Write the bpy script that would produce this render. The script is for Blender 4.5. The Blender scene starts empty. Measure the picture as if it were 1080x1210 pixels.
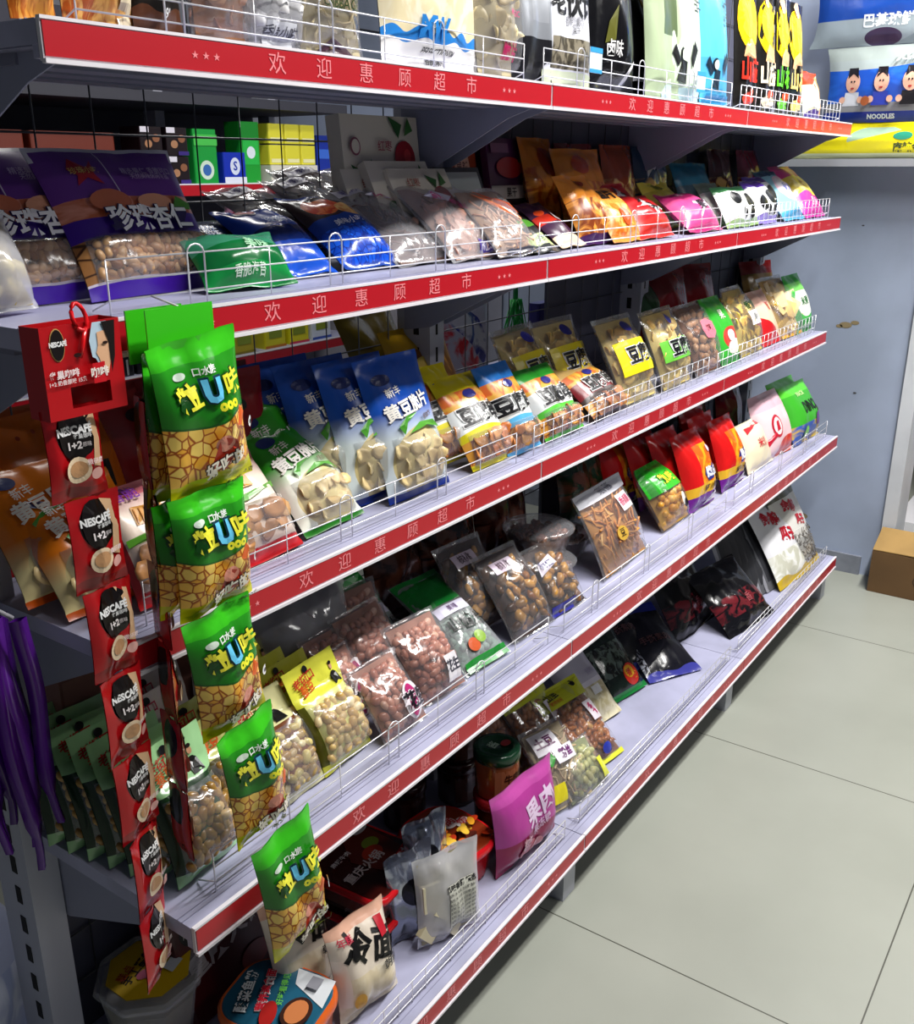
import bpy, bmesh, math, random
from mathutils import Vector, Matrix, Euler, noise
PI=math.pi
sc=bpy.context.scene
COL=sc.collection
R_=math.radians
def lin(c):
    c=c.lstrip('#'); r=[int(c[i:i+2],16)/255 for i in (0,2,4)]
    return tuple([x/12.92 if x<=.04045 else ((x+.055)/1.055)**2.4 for x in r])+(1.,)
# ------------------------------------------------------------------ materials
MATS={}
def new_mat(name):
    m=bpy.data.materials.new(name); m.use_nodes=True
    nt=m.node_tree; nt.nodes.clear()
    return m,nt
def nd(nt,t,**k):
    n=nt.nodes.new(t)
    for a,b in k.items(): setattr(n,a,b)
    return n
def mth(nt,op,a,b=None,c=None):
    n=nd(nt,'ShaderNodeMath',operation=op)
    for i,x in enumerate((a,b,c)):
        if x is None: continue
        if isinstance(x,(int,float)): n.inputs[i].default_value=x
        else: nt.links.new(x,n.inputs[i])
    return n.outputs[0]
def mixc(nt,f,a,b):
    n=nd(nt,'ShaderNodeMix',data_type='RGBA')
    for i,x in ((0,f),(6,a),(7,b)):
        if isinstance(x,(int,float)): n.inputs[i].default_value=x
        elif isinstance(x,tuple): n.inputs[i].default_value=x
        else: nt.links.new(x,n.inputs[i])
    return n.outputs[2]
def bump_nodes(nt,bs,strength,scale,dist=.003,stretch=(1,1,1)):
    tc=nd(nt,'ShaderNodeTexCoord'); mp=nd(nt,'ShaderNodeMapping'); mp.inputs['Scale'].default_value=stretch
    nz=nd(nt,'ShaderNodeTexNoise'); nz.inputs['Scale'].default_value=scale; nz.inputs['Detail'].default_value=2
    nz.inputs['Distortion'].default_value=.6
    bp=nd(nt,'ShaderNodeBump'); bp.inputs['Strength'].default_value=strength; bp.inputs['Distance'].default_value=dist
    nt.links.new(tc.outputs['Object'],mp.inputs[0]); nt.links.new(mp.outputs[0],nz.inputs['Vector'])
    nt.links.new(nz.outputs['Fac'],bp.inputs['Height']); nt.links.new(bp.outputs[0],bs.inputs['Normal'])
def flat(col,rough=.35,metal=0,bump=0,bscale=30,emit=0,var=0,name=None):
    key=('flat',col,rough,metal,bump,emit,var)
    if key in MATS: return MATS[key]
    m,nt=new_mat(name or 'paint_'+col.strip('#')); bs=nd(nt,'ShaderNodeBsdfPrincipled'); o=nd(nt,'ShaderNodeOutputMaterial')
    nt.links.new(bs.outputs[0],o.inputs[0]); bs.inputs['Base Color'].default_value=lin(col)
    bs.inputs['Roughness'].default_value=rough; bs.inputs['Metallic'].default_value=metal
    if var:
        tc=nd(nt,'ShaderNodeTexCoord'); nz=nd(nt,'ShaderNodeTexNoise'); nz.inputs['Scale'].default_value=var; nz.inputs['Detail'].default_value=5
        nt.links.new(tc.outputs['Object'],nz.inputs['Vector'])
        a=lin(col); b=tuple(x*.8 for x in a[:3])+(1,)
        rr=nd(nt,'ShaderNodeMapRange'); rr.inputs[1].default_value=.4; rr.inputs[2].default_value=.65
        nt.links.new(nz.outputs['Fac'],rr.inputs[0])
        nt.links.new(mixc(nt,rr.outputs[0],a,b),bs.inputs['Base Color'])
    if emit: bs.inputs['Emission Color'].default_value=lin(col); bs.inputs['Emission Strength'].default_value=emit
    if bump: bump_nodes(nt,bs,bump,bscale)
    MATS[key]=m; return m
def design(base,layers,rough=.28,metal=0,bump=.45,asp=1.0,name='printed_film'):
    """procedural print: layers over the UV of the pack front"""
    key=('d',base,repr(layers),rough,metal,bump,asp)
    if key in MATS: return MATS[key]
    m,nt=new_mat(name); bs=nd(nt,'ShaderNodeBsdfPrincipled'); o=nd(nt,'ShaderNodeOutputMaterial')
    nt.links.new(bs.outputs[0],o.inputs[0])
    uv=nd(nt,'ShaderNodeUVMap'); uv.uv_map='UVMap'; sp=nd(nt,'ShaderNodeSeparateXYZ'); nt.links.new(uv.outputs[0],sp.inputs[0])
    u,v=sp.outputs[0],sp.outputs[1]
    def color(c):
        if isinstance(c,str): return lin(c)
        kind=c[0]
        if kind in('nuts','spots'):   # ('nuts',c1,c2,gap,scale)
            mp=nd(nt,'ShaderNodeMapping'); mp.inputs['Scale'].default_value=(1,asp,1)
            nt.links.new(uv.outputs[0],mp.inputs[0])
            vo=nd(nt,'ShaderNodeTexVoronoi',feature='F1'); vo.inputs['Scale'].default_value=c[4]; nt.links.new(mp.outputs[0],vo.inputs['Vector'])
            ve=nd(nt,'ShaderNodeTexVoronoi',feature='DISTANCE_TO_EDGE'); ve.inputs['Scale'].default_value=c[4]; nt.links.new(mp.outputs[0],ve.inputs['Vector'])
            sr=nd(nt,'ShaderNodeSeparateColor'); nt.links.new(vo.outputs['Color'],sr.inputs[0])
            cc=mixc(nt,sr.outputs[0],lin(c[1]),lin(c[2]))
            rr=nd(nt,'ShaderNodeMapRange'); rr.inputs[1].default_value=.03; rr.inputs[2].default_value=.09
            nt.links.new(ve.outputs['Distance'],rr.inputs[0])
            return mixc(nt,rr.outputs[0],lin(c[3]),cc)
        if kind=='noise':  # ('noise',c1,c2,scale)
            nz=nd(nt,'ShaderNodeTexNoise'); nz.inputs['Scale'].default_value=c[3]; nz.inputs['Detail'].default_value=3; nz.inputs['Distortion'].default_value=1
            nt.links.new(uv.outputs[0],nz.inputs['Vector'])
            rr=nd(nt,'ShaderNodeMapRange'); rr.inputs[1].default_value=.44; rr.inputs[2].default_value=.56
            nt.links.new(nz.outputs['Fac'],rr.inputs[0]); return mixc(nt,rr.outputs[0],lin(c[1]),lin(c[2]))
    def rng(x,a,b):
        return mth(nt,'MULTIPLY',mth(nt,'GREATER_THAN',x,a),mth(nt,'LESS_THAN',x,b))
    cur=color(base) if isinstance(base,str) else color(base)
    for L in layers:
        k=L[0]; c=color(L[-1])
        if k=='band': mk=rng(v,L[1],L[2])
        elif k=='rect': mk=mth(nt,'MULTIPLY',rng(u,L[1],L[3]),rng(v,L[2],L[4]))
        elif k=='ell':
            a=mth(nt,'DIVIDE',mth(nt,'SUBTRACT',u,L[1]),L[3]); b=mth(nt,'DIVIDE',mth(nt,'SUBTRACT',v,L[2]),L[4])
            mk=mth(nt,'LESS_THAN',mth(nt,'ADD',mth(nt,'MULTIPLY',a,a),mth(nt,'MULTIPLY',b,b)),1.)
        elif k=='wave': # below v0+amp*sin(freq*u+ph)
            s=mth(nt,'SINE',mth(nt,'MULTIPLY_ADD',u,L[3],L[4])); mk=mth(nt,'LESS_THAN',v,mth(nt,'MULTIPLY_ADD',s,L[2],L[1]))
        elif k=='slant': # below a+b*u
            mk=mth(nt,'LESS_THAN',v,mth(nt,'MULTIPLY_ADD',u,L[2],L[1]))
        elif k=='grad':
            rr=nd(nt,'ShaderNodeMapRange'); rr.inputs[1].default_value=L[1]; rr.inputs[2].default_value=L[2]; nt.links.new(v,rr.inputs[0]); mk=rr.outputs[0]
        elif k=='all': mk=L[1]
        cur=mixc(nt,mk,cur,c)
    if isinstance(cur,tuple): bs.inputs['Base Color'].default_value=cur
    else: nt.links.new(cur,bs.inputs['Base Color'])
    bs.inputs['Roughness'].default_value=rough; bs.inputs['Metallic'].default_value=metal
    if bump: bump_nodes(nt,bs,bump,26,stretch=(1,1,.55))
    MATS[key]=m; return m
def film(tint='#ffffff',haze=.10,rough=.14,name='clear_film'):
    key=('film',tint,haze)
    if key in MATS: return MATS[key]
    m,nt=new_mat(name); o=nd(nt,'ShaderNodeOutputMaterial')
    tr=nd(nt,'ShaderNodeBsdfTransparent'); tr.inputs[0].default_value=lin(tint)
    gl=nd(nt,'ShaderNodeBsdfGlossy'); gl.inputs['Roughness'].default_value=rough; gl.inputs['Color'].default_value=(.9,.9,.9,1)
    df=nd(nt,'ShaderNodeBsdfDiffuse'); df.inputs[0].default_value=lin('#e8e8ee')
    lw=nd(nt,'ShaderNodeLayerWeight'); lw.inputs['Blend'].default_value=.35
    f=mth(nt,'MULTIPLY_ADD',lw.outputs['Fresnel'],.55,.05)
    m1=nd(nt,'ShaderNodeMixShader'); m2=nd(nt,'ShaderNodeMixShader'); m1.inputs[0].default_value=haze
    nt.links.new(tr.outputs[0],m1.inputs[1]); nt.links.new(df.outputs[0],m1.inputs[2])
    nt.links.new(f,m2.inputs[0]); nt.links.new(m1.outputs[0],m2.inputs[1]); nt.links.new(gl.outputs[0],m2.inputs[2])
    nt.links.new(m2.outputs[0],o.inputs[0])
    bump_nodes(nt,gl,.8,38,.004,(1,1,.5))
    MATS[key]=m; return m
def grains(c1,c2,c3=None,rough=.4):
    key=('gr',c1,c2,c3,rough)
    if key in MATS: return MATS[key]
    m,nt=new_mat('food_pieces'); bs=nd(nt,'ShaderNodeBsdfPrincipled'); o=nd(nt,'ShaderNodeOutputMaterial'); nt.links.new(bs.outputs[0],o.inputs[0])
    g=nd(nt,'ShaderNodeNewGeometry'); cr=nd(nt,'ShaderNodeValToRGB'); nt.links.new(g.outputs['Random Per Island'],cr.inputs[0])
    cr.color_ramp.elements[0].color=lin(c1); cr.color_ramp.elements[1].color=lin(c2)
    if c3: e=cr.color_ramp.elements.new(.85); e.color=lin(c3)
    tc=nd(nt,'ShaderNodeTexCoord'); nz=nd(nt,'ShaderNodeTexNoise'); nz.inputs['Scale'].default_value=90; nt.links.new(tc.outputs['Object'],nz.inputs['Vector'])
    nt.links.new(mixc(nt,mth(nt,'MULTIPLY',nz.outputs['Fac'],.25),cr.outputs[0],lin(c1)),bs.inputs['Base Color'])
    bs.inputs['Roughness'].default_value=rough
    m['c']=c1; MATS[key]=m; return m
def metal_wire(): return flat('#d8d8dc',.25,.6,name='chromed_wire')
# ------------------------------------------------------------------ mesh builder
class MB:
    def __init__(s): s.v=[];s.f=[];s.m=[];s.uv=[];s.mats=[];s.sm=[]
    def mi(s,mat):
        if mat not in s.mats: s.mats.append(mat)
        return s.mats.index(mat)
    def add(s,vs,fs,mat,uvs=None,smooth=False):
        b=len(s.v); i=s.mi(mat); s.v+=[tuple(p) for p in vs]
        for f in fs:
            s.f.append([b+k for k in f]); s.m.append(i); s.sm.append(smooth)
            s.uv.append([uvs[k] for k in f] if uvs else [(0,0)]*len(f))
    def box(s,x0,y0,z0,x1,y1,z1,mat,bev=0,M=None):
        vs=[(x,y,z) for x in(x0,x1) for y in(y0,y1) for z in(z0,z1)]
        if M: vs=[M@Vector(p) for p in vs]
        fs=[(0,1,3,2),(4,6,7,5),(0,4,5,1),(2,3,7,6),(0,2,6,4),(1,5,7,3)]
        s.add(vs,fs,mat)
    def tube(s,pts,r,mat,n=6,closed=False):
        pts=[Vector(p) for p in pts]; vs=[];N=len(pts)
        for i,p in enumerate(pts):
            a=pts[max(i-1,0)]; b=pts[min(i+1,N-1)]
            if closed: a=pts[(i-1)%N]; b=pts[(i+1)%N]
            d=(b-a).normalized(); up=Vector((0,0,1)) if abs(d.z)<.9 else Vector((0,1,0))
            x=d.cross(up).normalized(); y=x.cross(d)
            vs+=[p+x*r*math.cos(2*PI*k/n)+y*r*math.sin(2*PI*k/n) for k in range(n)]
        fs=[]
        for i in range(N if closed else N-1):
            j=(i+1)%N
            fs+=[(i*n+k,i*n+(k+1)%n,j*n+(k+1)%n,j*n+k) for k in range(n)]
        if not closed: fs+=[tuple(range(n))[::-1],tuple((N-1)*n+k for k in range(n))]
        s.add(vs,fs,mat,smooth=True)
    def lathe(s,prof,mat,n=32,sx=1,sy=1,sq=2.0,c=(0,0,0),cap=True,smooth=True,seg=None):
        """rings of radius r at height z; sq>2 squares the outline"""
        vs=[];
        for r,z in prof:
            for k in range(n):
                a=2*PI*k/n; ca,sa=math.cos(a),math.sin(a)
                q=(abs(ca)**sq+abs(sa)**sq)**(-1/sq)
                vs.append((c[0]+r*sx*q*ca,c[1]+r*sy*q*sa,c[2]+z))
        fs=[]; P=len(prof)
        for i in range(P-1): fs+=[(i*n+k,i*n+(k+1)%n,(i+1)*n+(k+1)%n,(i+1)*n+k) for k in range(n)]
        s.add(vs,fs,mat,smooth=smooth)
        if cap:
            b=[vs[k] for k in range(n)]; t=[vs[(P-1)*n+k] for k in range(n)]
            s.add(b,[tuple(range(n))[::-1]],mat); s.add(t,[tuple(range(n))],mat)
    def mesh(s,name):
        me=bpy.data.meshes.new(name); me.from_pydata(s.v,[],s.f)
        for m in s.mats: me.materials.append(m)
        me.polygons.foreach_set('material_index',s.m); me.polygons.foreach_set('use_smooth',s.sm)
        ul=me.uv_layers.new(name='UVMap'); ul.data.foreach_set('uv',[c for f in s.uv for p in f for c in p])
        me.update(); return me
    def build(s,name,parent=None,loc=(0,0,0),rot=None):
        o=bpy.data.objects.new(name,s.mesh(name)); COL.objects.link(o)
        if parent: o.parent=parent
        o.location=loc
        if rot: o.rotation_euler=rot
        return o
def tag(o,label=None,cat=None,group=None,kind=None):
    if label: o['label']=label
    if cat: o['category']=cat
    if group: o['group']=group
    if kind: o['kind']=kind
    return o
def empty(name,loc,rot=(0,0,0)):
    o=bpy.data.objects.new(name,None); COL.objects.link(o); o.location=loc; o.rotation_euler=rot; o.empty_display_size=.02; return o
def copy_tree(o,parent=None):
    c=o.copy(); COL.objects.link(c)
    if parent: c.parent=parent
    for ch in [x for x in list(COL.objects) if x.parent==o]: copy_tree(ch,c)
    return c
KIDS={}
# ------------------------------------------------------------------ lettering
TXT={}
def text_mesh(s,bold=.0):
    if any(ord(ch)>0x2e80 for ch in s): bold=min(bold,.03 if bold<.06 else .07)
    k=(s,bold)
    if k in TXT: return TXT[k]
    c=bpy.data.curves.new('lettering','FONT'); c.body=s; c.resolution_u=2; c.offset=bold; c.align_x='CENTER'; c.align_y='CENTER'
    o=bpy.data.objects.new('lettering',c); me=bpy.data.meshes.new_from_object(o)
    bm=bmesh.new(); bm.from_mesh(me); bmesh.ops.triangulate(bm,faces=bm.faces[:])
    for _ in range(2):
        es=[e for e in bm.edges if e.calc_length()>.26]
        if es: bmesh.ops.subdivide_edges(bm,edges=es,cuts=1,use_grid_fill=False); bmesh.ops.triangulate(bm,faces=bm.faces[:])
    bm.to_mesh(me); bm.free()
    vs=[(v.co.x,v.co.y) for v in me.vertices]; fs=[tuple(p.vertices) for p in me.polygons]
    bpy.data.objects.remove(o); bpy.data.curves.remove(c); bpy.data.meshes.remove(me)
    TXT[k]=(vs,fs); return TXT[k]
def circ(n=18): return [(math.cos(2*PI*k/n),math.sin(2*PI*k/n)) for k in range(n)]
def decal_shapes(decs,w,h):
    """yield (pts in metres on the front, faces, colour, level)"""
    lv=0
    for d in decs:
        k=d[0]
        if k=='t':
            _,s,u,v,sz,col=d[:6]; o=d[6] if len(d)>6 else {}
            ang=R_(o.get('rot',0)); sx=o.get('sx',1); sh=o.get('sh',0)
            def tf(vs,dx=0,dy=0): 
                r=[]
                for x,y in vs:
                    x=x*sz*sx+sh*y*sz; y=y*sz
                    r.append(((u-.5)*w+x*math.cos(ang)-y*math.sin(ang)+dx,v*h+x*math.sin(ang)+y*math.cos(ang)+dy))
                return r
            if o.get('out'):
                vs,fs=text_mesh(s,o.get('ow',.06)); yield tf(vs),fs,o['out'],lv; lv+=2
            vs,fs=text_mesh(s,o.get('bold',.012)); yield tf(vs),fs,col,lv; lv+=1
        elif k=='e':
            _,u,v,ru,rv,col=d[:6]; ang=R_(d[6]) if len(d)>6 else 0
            pts=[(0,0)]; n=18
            for q in (.5,1):
                pts+=[(q*a*ru,q*b*rv) for a,b in circ(n)]
            pts=[((u-.5)*w+x*math.cos(ang)-y*math.sin(ang),v*h+x*math.sin(ang)+y*math.cos(ang)) for x,y in pts]
            fs=[(0,1+i,1+(i+1)%n) for i in range(n)]+[(1+i,1+n+i,1+n+(i+1)%n,1+(i+1)%n) for i in range(n)]
            yield pts,fs,col,lv; lv+=1
        elif k=='r':
            _,u0,v0,u1,v1,col=d; n=7
            pts=[((u0+(u1-u0)*i/n-.5)*w,(v0+(v1-v0)*j/n)*h) for j in range(n+1) for i in range(n+1)]
            fs=[(j*(n+1)+i,j*(n+1)+i+1,(j+1)*(n+1)+i+1,(j+1)*(n+1)+i) for j in range(n) for i in range(n)]
            yield pts,fs,col,lv; lv+=1
        elif k=='p':
            _,ps,col=d
            cx=sum(p[0] for p in ps)/len(ps); cy=sum(p[1] for p in ps)/len(ps); n=len(ps)
            pts=[((cx-.5)*w,cy*h)]
            for q in (.5,1): pts+=[((cx+(a-cx)*q-.5)*w,(cy+(b-cy)*q)*h) for a,b in ps]
            fs=[(0,1+i,1+(i+1)%n) for i in range(n)]+[(1+i,1+n+i,1+n+(i+1)%n,1+(i+1)%n) for i in range(n)]
            yield pts,fs,col,lv; lv+=1
# ------------------------------------------------------------------ flexible packs
def sgn(x): return (x>0)-(x<0)
class Surf:
    def __init__(s,w,h,t,seed=0,seal=.06,puff=.5,curl=0.,wr=1.,flat_top=0.,gather=0.):
        s.w,s.h,s.t,s.seed,s.seal,s.puff,s.curl,s.wr,s.ft,s.ga=w,h,t,seed,seal,puff,curl,wr,flat_top,gather
    def P(s,u,v,off=0.,back=False):
        w,h,t=s.w,s.h,s.t; a=2*u-1; top=1-s.seal-s.ft
        vv=(v-s.seal)/(top-s.seal); vv=min(max(vv,0),1)
        side=max(0,1-abs(a)**2.8)**.62; end=max(0,math.sin(PI*vv))**.5*(1+.35*(.5-vv))
        T=t*side*end
        x=a*w/2*(1-.07*end)
        if s.ga: x*=1-s.ga*max(0,(v-.75)/.25)**1.5
        n=noise.noise(Vector((u*3.1+s.seed*7.3,v*3.7,s.seed*1.7)))
        n2=noise.noise(Vector((u*9+s.seed*3.3,v*6,s.seed*5.1)))
        endz=math.exp(-vv*6)+math.exp(-(1-vv)*6)
        rad=math.sin(a*11+n*5+s.seed)*endz*.5
        wv=(n*.55+n2*.3+rad*.55)*side*.0075*s.wr*min(1,w/.12)*(.35 if (v<s.seal or v>top) else 1)
        yb=.0022*math.sin(a*5+s.seed*2)*s.wr*(1-side*0)  # whole sheet waves
        yc=-s.curl*v**3*h
        if back: y=T*.36+wv*.4+.0006+yb+yc+off
        else: y=-T*.64-wv-.0006+yb+yc-off
        return (x,y,v*h)
def pack_mesh(S,mat,decs=(),back=None,nu=20,nv=26,offs=.0012,mb=None):
    mb=mb or MB(); back=back or mat
    for bk in (0,1):
        mu,mv=(nu,nv) if not bk else (nu//2,nv//2)
        vs=[];uv=[]
        for j in range(mv+1):
            for i in range(mu+1):
                vs.append(S.P(i/mu,j/mv,0,bool(bk))); uv.append((i/mu,j/mv))
        q=mu+1; fs=[(j*q+i,j*q+i+1,(j+1)*q+i+1,(j+1)*q+i) for j in range(mv) for i in range(mu)]
        if bk: fs=[f[::-1] for f in fs]
        mb.add(vs,fs,back if bk else mat,uv,True)
    add_decals(mb,S,decs,offs); return mb
def add_decals(mb,S,decs,offs=.0012):
    for pts,fs,col,lv in decal_shapes(decs,S.w,S.h):
        vs=[S.P(min(max(x/S.w+.5,.01),.99),min(max(z/S.h,.005),.995),offs+.0006*lv) for x,z in pts]
        mb.add(vs,fs,col if not isinstance(col,str) else flat(col,.3,name='ink'),smooth=False)
def ico(n=1):
    bm=bmesh.new(); bmesh.ops.create_icosphere(bm,subdivisions=n,radius=1)
    v=[x.co.copy() for x in bm.verts]; f=[tuple(a.index for a in x.verts) for x in bm.faces]; bm.free(); return v,f
ICO1=ico(1); ICO2=ico(2)
def piece(kind,rg):
    if kind in('nut','ball','bean','bit','crumb'):
        v,f=ICO2 if kind in('nut','bean') else ICO1
        sx,sy,sz={'nut':(1.08,.78,.76),'ball':(.9,.9,.9),'bean':(1.1,.8,.65),'bit':(1,.8,.7),'crumb':(1.3,.8,.6)}[kind]
        if kind in('bit','crumb'): v=[p*(1+.5*noise.noise(p*1.3+Vector((rg.random()*9,0,0)))) for p in v]
        if kind=='nut': v=[Vector((p.x,p.y*(1-.12*math.exp(-(p.x*3)**2)),p.z*(1-.12*math.exp(-(p.x*3)**2)))) for p in v]
        return [Vector((p.x*sx,p.y*sy,p.z*sz)) for p in v],f
    if kind=='chip':
        n=10; vs=[];c=rg.uniform(.3,.7)
        for s in(.07,-.07):
            vs.append(Vector((0,0,s)))
            for q in(.55,1):
                for k in range(n):
                    a=2*PI*k/n; r=q*(1+.15*math.sin(2*a+c*9)); x,y=r*math.cos(a),r*.85*math.sin(a)
                    vs.append(Vector((x,y,c*(x*x-.5*y*y)*.7+.1*math.sin(3*a)*q+s)))
        N=1+2*n; fs=[]
        for b in(0,N):
            g=[(b,b+1+k,b+1+(k+1)%n) for k in range(n)]+[(b+1+k,b+1+n+k,b+1+n+(k+1)%n,b+1+(k+1)%n) for k in range(n)]
            fs+=g if b==0 else [x[::-1] for x in g]
        fs+=[(1+n+k,N+1+n+k,N+1+n+(k+1)%n,1+n+(k+1)%n) for k in range(n)]
        return vs,fs
    if kind=='stick':
        vs=[];n=5
        for i in range(4):
            x=-2.2+4.4*i/3; y=.5*math.sin(i*1.3+rg.random()*2)
            vs+=[Vector((x,y+.28*math.cos(2*PI*k/n),.28*math.sin(2*PI*k/n))) for k in range(n)]
        fs=[(i*n+k,i*n+(k+1)%n,(i+1)*n+(k+1)%n,(i+1)*n+k) for i in range(3) for k in range(n)]+[tuple(range(n))[::-1],tuple(15+k for k in range(n))]
        return vs,fs
    if kind=='slab':
        v=[Vector((x,y,z)) for x in(-1.2,1.2) for y in(-.8,.8) for z in(-.3,.3)]
        return v,[(0,1,3,2),(4,6,7,5),(0,4,5,1),(2,3,7,6),(0,2,6,4),(1,5,7,3)]
def add_pieces(mb,S,kind,mat,size,reg=(.06,.94,.08,.88),off=0.,seed=1,dens=1.,tilt=.6,mats2=None):
    rg=random.Random(seed); u0,u1,v0,v1=reg
    st=size*(1.08 if kind!='stick' else 1.6)/dens; nu=max(2,int((u1-u0)*S.w/st)); nv=max(2,int((v1-v0)*S.h/st))
    for j in range(nv):
        for i in range(nu):
            u=u0+(u1-u0)*(i+.5+(.5*(j%2)-.25)+rg.uniform(-.22,.22))/nu; v=v0+(v1-v0)*(j+.5+rg.uniform(-.25,.25))/nv
            u=min(max(u,u0),u1)
            vs,fs=piece(kind,rg); s=size*rg.uniform(.62,.82)
            p=Vector(S.P(u,v,off+rg.uniform(-.2,.25)*size))
            M=Matrix.Translation(p)@Euler((PI/2+rg.uniform(-tilt,tilt),rg.uniform(0,6.3),rg.uniform(-tilt,tilt))).to_matrix().to_4x4() if kind!='chip' else Matrix.Translation(p)@Euler((PI/2+rg.uniform(-tilt,tilt),rg.uniform(-tilt,tilt),rg.uniform(-tilt,tilt))).to_matrix().to_4x4()
            mt=mat if not mats2 or rg.random()>.15 else mats2
            mb.add([M@(q*s) for q in vs],fs,mt,smooth=(kind not in('slab',)))
    return mb
ITEMS={}
def place(o,pos,loc_extra=(0,0,0)):
    x,y,z,yaw,lean=pos[:5]
    o.rotation_mode='XYZ'; o.rotation_euler=(-R_(lean),0,R_(yaw)); o.location=(x+loc_extra[0],y+loc_extra[1],z+loc_extra[2])
def bag(pid,name,label,cat,mat=None,decs=(),t=.045,clear=None,cont=None,copies=(),group=None,pos=None,seal=.06,curl=0.,wr=1.,ft=0.,ga=0.,core=None,win=None,hd=None,roll=0):
    """a flexible pack standing on a shelf. cont=(kind,mat,size,region,dens). hd=(text decals) on a stiff header card part"""
    global SEED
    p=pos or POS[pid]; x,y,z,yaw,lean,w,h=p
    SEED+=1; S=Surf(w,h,t,SEED*.77,seal,curl=curl,wr=wr,flat_top=ft,gather=ga)
    mb=pack_mesh(S,clear or mat,decs,back=clear or mat,offs=.0014)
    o=mb.build(name); tag(o,label,cat,group)
    if clear and cont:
        Si=Surf(w*.93,h*.97,t*.8,SEED*.77,seal+.03,wr=.6,flat_top=ft+.06,gather=ga)
        cb=MB()
        if core is None:
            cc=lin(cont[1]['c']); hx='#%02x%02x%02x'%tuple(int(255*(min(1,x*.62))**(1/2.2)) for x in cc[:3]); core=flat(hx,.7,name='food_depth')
        S2=Surf(w*.88,h*.92,t*.5,SEED*.77,seal+.04,wr=.5,flat_top=ft+.09,gather=ga)
        # core as closed pillow, lifted with the lowest pieces
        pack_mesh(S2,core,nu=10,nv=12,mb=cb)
        kind,cm,size=cont[:3]; reg=cont[3] if len(cont)>3 and cont[3] else (.08,.92,.06,.86); dens=cont[4] if len(cont)>4 else 1
        add_pieces(cb,Si,kind,cm,size,reg,off=-size*.38,seed=int(SEED),dens=dens,mats2=cont[5] if len(cont)>5 else None)
        c=cb.build(cont[6] if len(cont)>6 else 'snack_pieces',o,loc=(0,0,.004)); c['kind']='stuff'
    elif cont:
        cb=MB(); kind,cm,size=cont[:3]; reg=cont[3]; dens=cont[4] if len(cont)>4 else 1
        add_pieces(cb,S,kind,cm,size,reg,off=size*(.12 if kind=='chip' else -.08),seed=int(SEED),dens=dens,tilt=.4,mats2=cont[5] if len(cont)>5 else None)
        c=cb.build(cont[6] if len(cont)>6 else 'snack_pieces',o); c['kind']='stuff'
        wb=MB(); n=10; u0,u1,v0,v1=reg; e=.03
        vs=[];uv=[]
        for j in range(n+1):
            for i in range(n+1):
                a,b2=i/n,j/n; ed=min(a,1-a,b2,1-b2)
                vs.append(S.P(u0-e+(u1-u0+2*e)*a,v0-e+(v1-v0+2*e)*b2,.0012+min(1,ed*6)*size*.72)); uv.append((a,b2))
        q=n+1; wb.add(vs,[(j*q+i,j*q+i+1,(j+1)*q+i+1,(j+1)*q+i) for j in range(n) for i in range(n)],film(),uv,True)
        wb.build('window_film',o)
    place(o,(x,y,z,yaw,lean))
    for cp in copies:
        dx,dy,dz,lab=cp[:4]; c=copy_tree(o); c['label']=lab
        if len(cp)>4: c.rotation_euler=(o.rotation_euler[0]-R_(cp[5] if len(cp)>5 else 0),0,o.rotation_euler[2]+R_(cp[4]))
        c.location=(o.location[0]+dx,o.location[1]+dy,o.location[2]+dz)
    ITEMS[pid]=(o,S); return o
SEED=0
def man(u,v,s,hair='#1a1412',coat='#181818'):
    return [('p',[(u-s*.9,v-s*1.1),(u+s*.9,v-s*1.1),(u+s*.7,v-s*.2),(u+s*.2,v+s*.05),(u-s*.2,v+s*.05),(u-s*.7,v-s*.2)],coat),
            ('e',u,v+s*.5,s*.035,s*.05,'#c09070'),('e',u,v+s*.85,s*.036,s*.028,hair)]
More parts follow.
